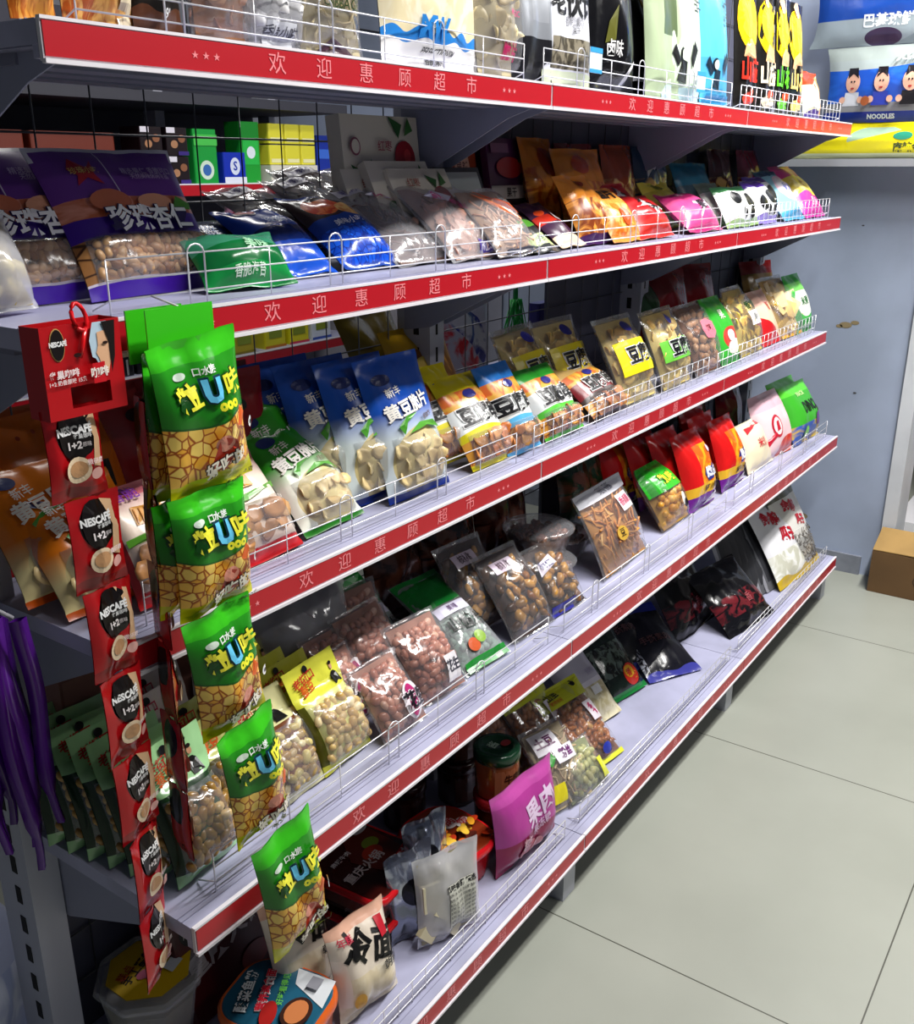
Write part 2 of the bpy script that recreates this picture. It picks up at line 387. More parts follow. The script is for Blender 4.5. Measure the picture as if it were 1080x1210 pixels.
POS={'a1':(0.600,0.896,1.528,1,8,0.048,0.240),'a2':(0.673,0.896,1.528,1,8,0.089,0.240),'a3':(0.743,0.896,1.528,2,8,0.066,0.200),'a4':(0.831,0.896,1.528,1,8,0.087,0.220),
'a5':(0.911,0.896,1.528,1,8,0.099,0.240),'a6':(1.008,0.896,1.528,1,8,0.130,0.260),'a7':(1.220,0.896,1.528,1,8,0.235,0.320),'a8':(1.393,0.896,1.528,1,8,0.134,0.300),
'a9':(1.498,0.896,1.528,1,8,0.138,0.300),'a10':(1.609,0.896,1.528,1,6,0.185,0.280),'a11':(1.899,0.896,1.528,2,8,0.361,0.320),'a12':(2.101,0.896,1.528,0,6,0.212,0.300),
'a12b':(2.010,0.896,1.528,2,6,0.185,0.300),'a13':(2.280,0.896,1.528,1,6,0.180,0.280),'a14':(2.480,0.896,1.528,0,5,0.145,0.280),'a14b':(2.620,0.896,1.528,0,5,0.117,0.280),
'a14c':(2.739,0.896,1.528,1,5,0.097,0.280),'a14d':(2.850,0.896,1.528,0,5,0.135,0.280),'a15':(2.915,0.896,1.528,-3,9,0.152,0.129),'b1':(0.761,0.988,1.260,7,27,0.194,0.171),
'b2':(0.699,0.960,1.260,9,36,0.166,0.162),'b4':(0.871,0.917,1.260,-10,44,0.133,0.084),'b5':(1.048,1.120,1.270,-9,52,0.158,0.094),'b6':(1.029,0.938,1.260,-2,56,0.099,0.117),
'b7':(1.159,0.944,1.260,-2,53,0.143,0.119),'b8':(1.266,0.934,1.260,1,59,0.162,0.203),'b9':(1.395,0.906,1.260,0,49,0.188,0.173),'b10':(1.469,0.895,1.260,1,44,0.144,0.147),
'b11':(1.390,1.088,1.260,-4,7,0.200,0.216),'b12':(1.333,0.986,1.260,-4,24,0.151,0.156),'b13':(1.409,0.964,1.260,-6,29,0.151,0.133),
'b14':(1.511,0.989,1.260,-1,25,0.150,0.141),'b15':(1.679,1.094,1.260,7,11,0.129,0.195),'b15b':(1.736,1.072,1.260,3,10,0.140,0.199),
'b16':(1.836,1.052,1.260,3,13,0.150,0.203),'b17':(1.932,1.010,1.260,0,15,0.200,0.184),'b18':(1.786,0.914,1.260,-0,30,0.126,0.145),'b19':(1.881,0.895,1.260,0,39,0.130,0.128),
'b20':(1.558,0.895,1.260,2,57,0.107,0.148),'b22':(2.024,0.895,1.260,1,43,0.177,0.111),'b23':(2.360,1.011,1.260,-0,29,0.175,0.121),'b24':(2.302,0.895,1.260,0,51,0.211,0.127),
'b25':(2.518,0.931,1.260,1,33,0.152,0.123),'b26':(2.549,0.895,1.260,-1,31,0.211,0.110),'b27':(2.729,0.896,1.260,-1,29,0.161,0.121),
'b28':(2.716,1.019,1.260,-15,23,0.133,0.138),'b29':(2.971,0.895,1.260,-1,40,0.181,0.170),'b30':(3.181,0.895,1.260,-0,43,0.189,0.196),
'c1':(0.656,0.945,0.909,-0,44,0.153,0.166),'c2':(0.698,1.084,0.909,1,16,0.183,0.208),'c3':(0.923,1.111,0.909,18,22,0.196,0.228),'c4':(0.841,0.895,0.909,3,37,0.157,0.140),
'c5':(0.687,0.895,0.909,-1,21,0.087,0.149),'c6':(1.003,0.895,0.909,3,45,0.142,0.176),'c7':(1.068,1.020,0.909,2,22,0.152,0.246),'c10':(1.187,0.895,0.909,-2,14,0.167,0.231),
'c9':(1.134,0.920,0.909,-3,13,0.149,0.233),'c11':(1.402,1.079,0.909,10,23,0.198,0.267),'c12':(1.466,1.054,0.909,1,21,0.199,0.226),'c13':(1.406,0.895,0.909,-1,37,0.143,0.180),
'c14':(1.496,0.895,0.909,0,29,0.110,0.173),'c15':(1.649,0.895,0.909,-0,37,0.151,0.151),'c16':(1.851,0.895,0.909,2,49,0.174,0.141),'c17':(1.992,0.895,0.909,0,25,0.206,0.197),
'c18':(2.195,0.895,0.909,1,23,0.182,0.192),'c19':(2.400,0.895,0.909,1,26,0.183,0.186),'c20':(2.553,0.895,0.909,1,26,0.154,0.186),'c21':(2.714,0.895,0.909,1,25,0.204,0.199),
'c22':(2.916,0.906,0.909,0,27,0.151,0.166),'c23':(3.086,0.901,0.909,-2,28,0.204,0.199),'c24':(3.201,0.897,0.909,-1,21,0.163,0.186),
'c25':(1.895,1.006,0.909,-6,24,0.151,0.197),'c25b':(2.027,0.987,0.909,-5,24,0.151,0.189),'c26':(2.680,1.039,0.909,-14,16,0.235,0.244),
'c27':(3.222,1.036,0.909,-19,16,0.158,0.215),'d1':(0.647,0.819,0.575,5,12,0.074,0.164),'d1z':(0.602,1.005,0.575,-10,12,0.065,0.131),
'd2':(0.747,0.945,0.575,3,26,0.123,0.114),'d3':(0.823,0.819,0.575,3,40,0.120,0.147),'d3b':(0.931,0.819,0.575,5,27,0.123,0.160),'d4':(1.052,0.819,0.575,-1,37,0.114,0.131),
'd4b':(1.174,0.819,0.575,-5,40,0.127,0.137),'d5':(1.310,0.819,0.575,-4,63,0.145,0.216),'d6':(1.456,0.839,0.575,-4,37,0.140,0.176),'d6b':(1.581,0.835,0.575,-4,40,0.135,0.146),
'd8':(1.838,0.821,0.575,3,23,0.263,0.182),'d9':(2.180,0.851,0.575,-0,38,0.176,0.163),'d10':(2.338,0.857,0.575,-2,20,0.176,0.205),'d11':(2.545,0.858,0.575,-2,18,0.165,0.193),
'd12':(2.763,0.853,0.575,-2,23,0.195,0.143),'d13':(2.910,0.852,0.575,-3,21,0.236,0.197),'d14':(3.155,0.837,0.575,-3,23,0.229,0.188),
'd16':(1.044,0.988,0.575,-1,19,0.198,0.181),'e5':(1.070,0.772,0.161,-17,5,0.144,0.172),'e6':(0.881,0.792,0.161,-20,21,0.130,0.125),
'e7':(1.026,0.772,0.161,-6,5,0.137,0.213),'e7b':(1.061,0.772,0.161,-6,5,0.147,0.171),'e8':(1.357,0.772,0.161,-3,5,0.227,0.154),'e10':(1.684,0.772,0.161,-9,43,0.219,0.183),
'e11':(1.997,0.894,0.161,-10,36,0.173,0.160),'e12':(2.168,0.784,0.161,-10,62,0.186,0.277),'e12b':(2.583,0.772,0.161,-9,48,0.249,0.209),
'e13':(2.932,0.806,0.161,-4,31,0.296,0.269),'e14':(2.986,0.772,0.161,-6,32,0.249,0.262),'e15':(3.105,0.772,0.161,-4,28,0.223,0.290),
}
POS['a11']=(1.80,.905,1.528,4,10,.21,.32); POS['a11c']=(1.985,.93,1.528,-6,16,.17,.32)
POS['b9']=(1.385,.915,1.26,0,49,.17,.175)
POS['c3']=(.93,1.085,.909,0,8,.20,.22)
POS['d1']=(.648,.835,.575,4,17,.10,.175)
POS['d2']=(.755,.95,.575,3,24,.115,.155)
POS['d3']=(.815,.835,.575,3,36,.12,.15); POS['d3b']=(.93,.835,.575,5,27,.115,.16)
POS['d4']=(1.045,.825,.575,0,37,.115,.125); POS['d4b']=(1.165,.84,.575,-4,36,.125,.145)
POS['d5']=(1.30,.84,.575,-4,58,.125,.215)
POS['e8']=(1.36,.79,.161,-3,6,.2,.165)
POS['e12']=(2.17,.83,.163,-28,66,.17,.25)
# ================================================================== THE ROOM
random.seed(4)
X0,BW=.57,.9
def struct(name,mb,label=None):
    o=mb.build(name); o['kind']='structure'; 
    if label: o['label']=label
    return o
# floor: pale vitrified tiles 0.8 m, dark thin joints
m,nt=new_mat('polished_floor_tile'); bs=nd(nt,'ShaderNodeBsdfPrincipled'); oo=nd(nt,'ShaderNodeOutputMaterial'); nt.links.new(bs.outputs[0],oo.inputs[0])
tc=nd(nt,'ShaderNodeTexCoord'); sp=nd(nt,'ShaderNodeSeparateXYZ'); nt.links.new(tc.outputs['Object'],sp.inputs[0])
def joint(sock,off):
    a=mth(nt,'FRACT',mth(nt,'DIVIDE',mth(nt,'ADD',sock,-off),.8)); return mth(nt,'LESS_THAN',a,.0035)
g=mth(nt,'MAXIMUM',joint(sp.outputs[0],.605-1.6),joint(sp.outputs[1],-.62-3.2))
nz=nd(nt,'ShaderNodeTexNoise'); nz.inputs['Scale'].default_value=3; nz.inputs['Detail'].default_value=8; nt.links.new(tc.outputs['Object'],nz.inputs['Vector'])
cc=mixc(nt,nz.outputs['Fac'],lin('#8f9288'),lin('#a6a99f'))
nt.links.new(mixc(nt,g,cc,lin('#4a4a42')),bs.inputs['Base Color']); bs.inputs['Roughness'].default_value=.32
bs.inputs['Specular IOR Level'].default_value=.35
mb=MB(); mb.box(-3,-3,-.05,6.2,5,0,m); struct('floor',mb)
wallm=flat('#a4b0c8',.55,var=3,name='wall_paint'); wallw=flat('#cfd3da',.5,var=4,name='wall_white')
# end wall, one leaf thick, stops at an opening
mb=MB(); mb.box(3.56,.645,0,3.7,5,2.8,wallm); struct('wall_right',mb,'pale blue grey wall closing the aisle at the shelf end')
mb=MB(); mb.box(3.545,.60,0,3.715,.645,2.8,wallw); struct('trim_1',mb,'white edge of the wall beside the opening')
mb=MB(); mb.box(3.548,.7,0,3.56,5,.07,flat('#858a96',.6,var=20)); struct('baseboard_right',mb)
mb=MB(); mb.box(3.40,.50,1.405,3.56,1.36,1.428,flat('#8c9096',.5)); struct('trim_2',mb,'grey ledge under the big printed packs')
mb=MB(); mb.box(-3,3.5,0,6.2,3.6,2.8,flat('#8d909a',.6)); struct('wall_back',mb)
mb=MB(); mb.box(5.2,-3,0,5.3,3.5,2.8,flat('#5c5a5c',.7)); struct('wall_far',mb)
mb=MB(); mb.box(-3,-3,2.8,6.2,5,2.9,flat('#6e7074',.8)); struct('ceiling',mb)
# wall marks
mb=MB()
for y,z,r in ((.86,.89,.018),(.83,.90,.012),(.88,.885,.01),(.93,.18,.02),(.80,.66,.005),(.845,1.22,.004)):
    mb.lathe([(r,0),(r*.9,.0008)],flat('#8a7a5a' if r>.009 else '#444444',.8),12,sy=.6); 
    for i in range(len(mb.v)-24,len(mb.v)): a,b,c=mb.v[i]; mb.v[i]=(3.5595-c,y+a*1.2,z+b)
o=mb.build('trim_3'); o['kind']='structure'; o['label']='brown scuffs on the pale wall'
# lamps
def lamp(x,y,L,W=.12,E=60,col=(1,.98,.95),z=2.7):
    t=empty('fluorescent_lamp',(x,y,z)); mb=MB(); mb.box(-L/2,-W/2,.03,L/2,W/2,.08,flat('#e8e8e8',.5)); mb.build('lamp_housing',t)
    mb=MB(); mb.tube([(-L/2+.02,0,.01),(L/2-.02,0,.01)],.014,flat('#ffffff',.5,emit=3),8); mb.build('lamp_tube',t)
    d=bpy.data.lights.new('tube_light','AREA'); d.shape='RECTANGLE'; d.size=L; d.size_y=W; d.energy=E; d.color=col
    lo=bpy.data.objects.new('tube_light',d); COL.objects.link(lo); lo.parent=t; lo.location=(0,0,-.01)
    return t
LAMPS=[(1.25,-.12,1.2,40,'ceiling lamp above the near end of the aisle'),(2.75,.05,1.2,80,'ceiling lamp above the far end of the aisle'),(2.2,-1.5,1.2,12,'unseen fill lamp added over the next aisle'),(2.1,1.95,1.2,15,'ceiling lamp behind the snack shelving'),(4.4,.2,1.2,10,'ceiling lamp beyond the wall opening')]  # the next-aisle lamp is an unseen fill light, added
for x,y,L,E,lb in LAMPS: tag(lamp(x,y,L,E=E),lb,'ceiling lamp','ceiling lamps over the shop')
w=bpy.data.worlds.new('shop_air'); sc.world=w; w.use_nodes=True
w.node_tree.nodes['Background'].inputs[0].default_value=(.75,.82,1,1); w.node_tree.nodes['Background'].inputs[1].default_value=.10
# ================================================================== GONDOLA
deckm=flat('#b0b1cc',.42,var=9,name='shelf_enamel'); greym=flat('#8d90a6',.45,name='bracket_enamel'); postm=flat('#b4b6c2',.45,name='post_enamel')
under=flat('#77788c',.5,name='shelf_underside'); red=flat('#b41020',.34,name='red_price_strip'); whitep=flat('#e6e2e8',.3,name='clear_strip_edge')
slotm=flat('#0c0c0e',.8,name='slot_hole'); wire=flat('#e9e9ee',.25,.3,name='white_wire'); dwire=flat('#55565c',.4,.5,name='grey_wire')
LV={'A':(1.526,.851),'B':(1.2577,.85),'C':(.9067,.85),'D':(.5726,.774),'E':(.1587,.727)}
YB=1.13
def strip_mb(x0,x1,z,y,txt=True,ky=.0):
    mb=MB(); H=.036
    mb.box(x0+.0005,y-.004,z-H,x1-.0005,y+.0012,z-.0005,whitep)            # holder
    mb.box(x0+.002,y-.0055,z-H+.004,x1-.002,y-.0035,z-.003,red)
    mb.box(x0,y-.008,z-H-.002,x1,y-.002,z-H+.002,whitep); mb.box(x0,y-.006,z-.002,x1,y,z+.001,whitep)
    if txt:
        n=0
        for ch in '***欢迎惠顾超市***':
            small=ch=='*'; ch2='★' if small else ch
            vs,fs=text_mesh(ch2,0.0); sz=.009 if small else .024
            L=(x1-x0); cx=x0+L*(.17+.016*n) if n<3 else (x0+L*(.30+.085*(n-3)) if n<9 else x0+L*(.82+.016*(n-9)))
            cx+=.02
            mb.add([(cx+a*sz*1.15,y-.0060,z-H/2+b*sz) for a,b in vs],fs,flat('#f08a90',.3)); n+=1
    return mb
def fence_mb(x0,x1,y,z,style):
    mb=MB(); r=.0010; hs=(.014,.034,.055) if style!='lo' else (.012,.030,.046)
    for h in hs: mb.tube([(x0,y,z+h),(x1,y,z+h)],r,wire,5)
    L=x1-x0
    for k in range(2): 
        xx=x0 if k==0 else x1; mb.tube([(xx,y,z),(xx,y,z+hs[-1])],r,wire,5)
        mb.tube([(xx,y,z+hs[0]),(xx,y+.03,z+.002)],r,wire,5)
    n=7 if style=='loop' else 24
    for k in range(1,n):
        xx=x0+L*k/n
        if style=='loop' and k%2:
            a=.012; pts=[(xx-a,y-.003,z),(xx-a,y-.003,z+hs[-1])]+[(xx-a*math.cos(q*PI/6),y-.003,z+hs[-1]+a*.8*math.sin(q*PI/6)) for q in range(1,6)]+[(xx+a,y-.003,z+hs[-1]),(xx+a,y-.003,z)]
            mb.tube(pts,r*1.1,wire,5)
        else: mb.tube([(xx,y,z),(xx,y,z+hs[-1])],r*.8,wire,5)
    return mb
def deck_mb(x0,x1,yf,z,th=.022,yb=YB):
    mb=MB(); mb.box(x0,yf+.002,z-th,x1,yb,z-.001,deckm)
    mb.box(x0+.0015,yf+.0035,z-.0335,x1-.0015,yf+.012,z-.004,deckm)
    for k in range(3): # folded stiffening ribs below
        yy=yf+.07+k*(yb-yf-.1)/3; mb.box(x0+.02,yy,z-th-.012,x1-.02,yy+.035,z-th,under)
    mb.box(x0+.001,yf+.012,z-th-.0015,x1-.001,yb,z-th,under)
    # front crease lines
    for q in (.016,.024): mb.box(x0,yf+q,z-.001,x1,yf+q+.0012,z-.0002,flat('#8c8ca4',.5))
    return mb
def bracket_mb(x,yf,z,s):
    mb=MB(); yb=YB; d=.13 if yb-yf<.32 else .15
    prof=[(yf+.015,z-.02),(yf+.015,z-.036),(yf+.06,z-.05),(yb-.06,z-d),(yb,z-d-.01),(yb,z-.02)]
    n=len(prof); th=.0022
    vs=[(x,a,b) for a,b in prof]+[(x+s*th,a,b) for a,b in prof]
    fs=[tuple(range(n)),tuple(range(n,2*n))[::-1]]+[(i,(i+1)%n,n+(i+1)%n,n+i) for i in range(n)]
    mb.add(vs,fs,greym); return mb
for k in range(3):
    x0=X0+BW*k; x1=x0+BW
    bay=empty('shelving_bay',(0,0,0)); bay.location=(x0,YB,0)
    tag(bay,['near bay of the white snack shelving, left of the first strip joint','middle bay of the snack shelving between the two strip joints','far bay of the snack shelving, next to the pale wall'][k],'shelving','bays of the snack shelving')
    def loc(o): o.location=Vector(o.location)-Vector((x0,YB,0)); return o
    def bp(mb,name,par=bay):
        o=mb.build(name); o.parent=par; 
        if par is bay: o.location=(-x0,-YB,0)
        return o
    # posts
    for xx in ([x0] if k<2 else [x0,x1]):
        mb=MB(); mb.box(xx-.022,YB-.055,0,xx+.022,YB+.02,1.95,postm)
        for zz in range(38):
            z=.06+zz*.05
            for dx in (-.0225,): mb.box(xx+dx-.0004,YB-.030,z,xx+dx+.0008,YB-.018,z+.027,slotm)
            for dx in ((-.004,) if xx>.6 else ()): mb.box(xx+dx,YB-.0556,z,xx+dx+.006,YB-.0548,z+.027,slotm)
        bp(mb,'post')
    # wire back
    mb=MB(); 
    n=11
    for i in range(1,n): mb.tube([(x0+BW*i/n,YB-.006,.2),(x0+BW*i/n,YB-.006,1.9)],.0014,dwire,4)
    for z in [.25+.085*i for i in range(20)]: mb.tube([(x0+.02,YB-.003,z),(x1-.02,YB-.003,z)],.0014,dwire,4)
    bp(mb,'wire_back')
    sb=flat('#4e4f60',.5,name='shade_backing')  # dark sheets added behind the wire to stand in for shade
    for a,z0,z1 in {0:[(.023,.14,.52)],1:[(.023,.14,.52),(.50,.52,1.24),(.10,1.26,1.95)],2:[(.023,.14,1.95)]}[k]:
        mb=MB(); mb.box(x0+a,YB+.002,z0,x1-.023,YB+.008,z1,sb); bp(mb,'dark_backing')
    for L in 'ABCDE':
        z,yf=LV[L]; xa=x0+.001; xb=x1-.001
        if L=='B' and k==0: xa-=.045
        sh=bp(deck_mb(xa,xb,yf,z),'shelf' if L!='E' else 'base_shelf')
        so=strip_mb(xa,xb,z,yf).build('price_strip',sh); so['label']='red price strip with pale Chinese lettering'
        fy=yf+.024
        fb=fence_mb(x0+(.02 if k else .06),x1-.04,fy,z,'fine' if (L in 'AB' and k==2) or (L=='C' and k>0) else 'loop') if not(L=='E') else fence_mb(x0+.03,x1-.03,fy,z-.004,'lo')
        fb.build('wire_fence',sh)
        if L!='E':
            bracket_mb(x0+.024,yf,z,1).build('bracket',sh); bracket_mb(x1-.024,yf,z,-1).build('bracket',sh)
    if k==1: mb=MB(); mb.box(x0+.03,YB+.03,.885,x1-.03,YB+.30,.908,deckm); bp(mb,'rear_shelf')
    mb=MB(); 
    bpf=lambda xx:(mb.box(xx-.024,.752,0,xx+.024,YB+.02,.132,postm))
    bpf(x0)
    bp(mb,'base_foot')
    if k==2: mb=MB(); mb.box(x1-.024,.752,0,x1+.024,YB+.02,.132,postm); bp(mb,'base_foot')
# ---- small red ring clip etc. come with the hanging strips
# ================================================================== SHELVING BEHIND
bk=empty('shelving_bay',(2.0,2.6,0)); tag(bk,'grey shelving with red strips seen through the wire back, across the next aisle','shelving')
def bb(mb,name,par): o=mb.build(name); o.parent=par; o.location=(-2,-2.6,0) if par is bk else (0,0,0); return o
for z in (1.35,.775,1.0,.3,1.62):
    if z==1.0: continue
    a,b=(1.0,3.0) if z>1 else (1.0,3.02)
    mb=MB(); mb.box(a,2.602,z-.03,b,3.1,z,deckm if z<1.6 else flat('#34343e',.6)); d=bb(mb,'shelf',bk)  # topmost deck gets a dark colour in place of shade
    if z>1.6: continue
    mb=MB(); mb.box(a,2.594,z-.034,b,2.602,z+.001,red); mb.box(a,2.593,z-.001,b,2.602,z+.003,whitep); mb.build('price_strip',d)
for xx in (1.02,2.44,2.99):
    mb=MB(); mb.box(xx-.02,2.98,0,xx+.02,3.04,2.0,postm); bb(mb,'post',bk)
mb=MB(); mb.box(1.0,3.1,0,3.0,3.11,1.9,flat('#3c3c4a',.6)); bb(mb,'dark_backing',bk)
# white cupboard doors past it
cb=empty('tall_cabinet',(3.34,2.7,0)); tag(cb,'pale cabinet with upright door panels seen below the second shelf','cabinet')
mb=MB(); mb.box(-.18,-.45,0,.2,.5,1.5,flat('#8f8f9a',.6)); mb.build('body',cb)
for i in range(4):
    mb=MB(); mb.box(-.195,-.44+i*.235,.05,-.18,-.44+i*.235+.228,1.46,flat('#b4b2bc',.5)); d=mb.build('door',cb)
    mb=MB(); mb.box(-.21,-.24+i*.235,.7,-.195,-.23+i*.235,.82,flat('#55555c',.4,.6)); mb.build('handle',d)
# camera
cam=bpy.data.cameras.new('camera'); co=bpy.data.objects.new('camera',cam); COL.objects.link(co); sc.camera=co
cam.sensor_fit='VERTICAL'; cam.sensor_height=36; cam.lens=36*1161.9/1210; cam.clip_start=.02
pi_,ya=.33640,.61110
Fv=Vector((math.cos(ya)*math.cos(pi_),math.sin(ya)*math.cos(pi_),-math.sin(pi_)))
Rv=Vector((math.sin(ya),-math.cos(ya),0)); Uv=Rv.cross(Fv)
co.matrix_world=Matrix(((Rv.x,Uv.x,-Fv.x,0),(Rv.y,Uv.y,-Fv.y,0),(Rv.z,Uv.z,-Fv.z,1.4),(0,0,0,1)))
sc.view_settings.view_transform='Standard'; sc.view_settings.look='None'; sc.view_settings.gamma=1; sc.view_settings.use_curve_mapping=False
sc.view_settings.exposure=0.1
sc.cycles.transparent_max_bounces=16; sc.cycles.max_bounces=6
# ================================================================== GOODS
D=design
def cp(dx,dy,lab,dz=0,*r): return (dx,dy,dz,lab)+r
tan=grains('#c89a5a','#e6c68c','#a8743c'); cream=grains('#e2d2a4','#f2e8c8','#c8b078'); brown=grains('#7a3e1c','#b06a34','#4a220e')
# ---------------- top shelf
bag('a1','jelly_bag','narrow amber jelly bag at the near end of the top shelf','jelly bag',D('#c87a20',[('band',.0,.5,('noise','#b85c14','#e8a040',9))]),t=.04)
bag('a2','jelly_bag','amber bag with blue oval badge on the top shelf','jelly bag',D('#d89a3c',[('band',.0,.6,('noise','#a84c10','#e8b060',7))]),[('e',.42,.17,.018,.010,'#2a4ab0'),('e',.42,.17,.012,.006,'#e8e8f0'),('r',.7,.02,.9,.3,'#e8d8b8')],t=.04)
bag('a3','snack_pack','black pack in pale rim between amber bag and pink biscuits','snack pack',D('#17130f',[('band',0,.04,'#e8e8e8'),('wave',.12,.02,9,0,'#5a3420')]),[('t',"9'",.6,.10,.014,'#e8e8e8')],t=.03)
bag('a4','biscuit_bag','clear bag of pinkish brown biscuits on the top shelf','biscuit bag',clear=film(haze=.12),cont=('chip',grains('#c8824e','#e8b08a','#d89a8a'),.02),t=.045)
bag('a5','rice_cake_bag','clear silvery bag with white puffed pieces and grey ground print','snack bag',clear=film(haze=.3),decs=[('r',.25,.02,.75,.12,'#d8dade'),('t','香脆小吃',.5,.07,.014,'#4a4a55')],cont=('ball',grains('#dcdce0','#f4f2f0'),.018),t=.045)
bag('a6','noodle_pack','clear pack of cream dried noodles with a small brown print','noodle pack',clear=film(haze=.1),decs=[('t','CABBAGE',.5,.22,.016,'#3a4a2a'),('p',[(.2,0),(.85,0),(.7,.05),(.45,.085)],'#4a2a3a')],cont=('stick',cream,.010,None,1.1),t=.05)
bag('a7','snack_bag','large cream bag with a blue wave and small black print above the joint','snack bag',D('#e6dcc0',[('band',.12,1,('noise','#e6d8b0','#f2ead0',8)),('wave',.145,.014,28,0,'#2a86d8'),('wave',.105,.010,20,1,'#f4f2ee')]),
  [('t','PERFECTIONISM',.5,.068,.011,'#3a3a3a',{'bold':.02}),('t','香脆薄片',.5,.035,.011,'#3a3a3a'),('t','MW',.4,.15,.035,'#2a86d8',{'bold':.05})],t=.06)
bag('a8','chip_bag','clear bag of pale chips with magenta print next to the blue wave bag','chip bag',clear=film(haze=.12),decs=[('t','脆片',.55,.12,.026,'#b01a5a',{'bold':.03}),('t','MAGIC',.6,.30,.012,'#c84a7a')],cont=('chip',cream,.022),t=.055)
bag('a9','foil_bag','silver grey foil bag, front of three behind the wire fence','foil bag',D('#a8acb4',[('band',0,.22,'#26262c'),('rect',.3,.3,.7,.9,'#b8bcc4')],metal=.5,rough=.3),t=.035,group='silver foil bags on the top shelf',
  copies=[cp(.05,.04,'silver grey foil bag, middle of three on the top shelf'),cp(.10,.08,'silver grey foil bag, rearmost of three on the top shelf')])
bag('a10','snack_bag','white bag with black brush lettering and a blue card before it','snack bag',D('#dcdde6',[('band',0,.09,'#d8e0c0'),('rect',.1,.1,.85,.27,('noise','#4a4438','#8a8270',12))]),
  [('t','老伙计',.5,.46,.052,'#15151a',{'bold':.03}),('t','香辣素食',.5,.36,.016,'#8a8a92'),('t','豆干',.5,.31,.010,'#5a5a60')],t=.035)
bag('a11','snack_bag','tall black glossy bag with a white mark on the top shelf','snack bag',D('#0c0c10',[('wave',.10,.03,6,1,'#1a1a20')],rough=.18),
  [('t','锅巴',.25,.93,.05,'#e8e8ee',{'bold':.05}),('p',[(.15,.25),(.3,.27),(.35,.45),(.2,.36)],'#5a5a20'),('t','卤味',.3,.22,.03,'#d8d8d8'),('p',[(.55,.05),(.62,.05),(.75,.18),(.6,.12)],'#c8c8cc')],t=.06)
bag('a11c','snack_bag','black bag with a gold edged picture leaning beside the pale green bags','snack bag',D('#101014',[('slant',.9,-.9,'#0c0c10')],rough=.2),
  [('p',[(.5,.6),(.6,.66),(.95,.2),(.85,.12)],'#c89a4a'),('p',[(.62,.55),(.68,.55),(.88,.25),(.82,.2)],'#f0e0b8'),('t','香',.3,.8,.04,'#e0e0e4'),('r',.15,.10,.4,.12,'#b8b8bc')],t=.05)
bag('a12b','snack_bag','dull green bag behind the pale mint figure bag','snack bag',D('#a8b896',[('rect',.3,.4,.7,.9,'#5a6a4a')]),t=.03)
figure=lambda c:[('e',.35,.30,.012,.014,c),('p',[(.28,.14),(.5,.12),(.48,.26),(.34,.27)],c),('p',[(.1,.3),(.16,.36),(.3,.26),(.24,.22)],c),('p',[(.55,.3),(.62,.4),(.7,.34),(.6,.22)],c),('e',.35,.30,.009,.010,'#dfe8d6')]
bag('a12','snack_bag','pale mint bag with a line drawn dancing figure','snack bag',D('#c2d2ba',[('grad',0,.5,'#d6e2d0'),('band',0,.10,'#bcd6d8')]),figure('#222222')+[('t','素毛肚',.75,.75,.035,'#333333',{'rot':-90})],t=.03)
bag('a13','snack_bag','sky blue bag with a line drawn figure beside black yellow packs','snack bag',D('#58b4d8',[('band',.1,.35,'#4aa0cc')]),figure('#1a2a3a')+[('t','素毛肚',.7,.75,.032,'#1a2a3a',{'rot':-90}),('r',.1,.02,.9,.09,'#2a86b8')],t=.03)
def lemon(pid,label,mark,**k):
    return bag(pid,'candy_pack',label,'candy pack',D('#141210',[('band',.62,1,'#1c1a18'),('band',0,.0,'#b01a14')]),
     [('e',.48,.70,.062,.066,'#f0c410'),('e',.40,.73,.036,.046,'#ffdc30'),('p',[(.2,.42),(.8,.42),(.76,.52),(.5,.57),(.26,.51)],'#d8a87a'),('e',.5,.93,.02,.02,'#e0b890'),
      ('t','山楂',.5,.31,.056,mark,{'bold':.04}),('e',.5,.10,.045,.014,mark),('e',.6,.16,.02,.01,'#d84a20')],t=.02,group='black and yellow candy packs on the top shelf',**k)
lemon('a14','black and yellow hawthorn pack with red brush marks, nearest of four','#e03020');lemon('a14b','black and yellow hawthorn pack with cream brush marks','#e8d8b8')
lemon('a14c','black and yellow hawthorn pack with green brush marks','#5ac020');lemon('a14d','black and yellow hawthorn pack with gold lettering, farthest of four','#f0d070')
POS['a15']=(3.04,.90,1.528,0,12,.15,.13)
bag('a15','chip_bag','small pale snack bag with orange top and purple foot on the top shelf','snack bag',D('#dfe0b8',[('band',.7,1,'#d8401c'),('slant',.55,.4,'#e4e4c0'),('ell',.5,.05,.5,.16,'#3a1e7a'),('rect',.8,.1,1,.9,'#e8a850')]),[('t','脆',.5,.62,.025,'#e04a3a')],t=.03)
def price_card(x,y,z,label):
    mb=MB(); mb.box(-.022,-.001,-.02,.022,.001,.02,flat('#dce8f0',.3)); mb.box(-.022,-.0016,.012,.022,-.0009,.02,flat('#3a9ad8',.3)); mb.box(-.022,-.0016,-.02,.022,-.0009,-.014,flat('#3a9ad8',.3)); mb.box(-.006,.001,-.004,.006,.012,.004,whitep)
    o=mb.build('price_card',loc=(x,y,z)); tag(o,label,'price card','blue edged price cards on the top fence')
price_card(1.655,.868,1.575,'blue edged price card in front of the white brush lettered bag')
price_card(2.13,.868,1.57,'blue edged price card in front of the pale mint bag')
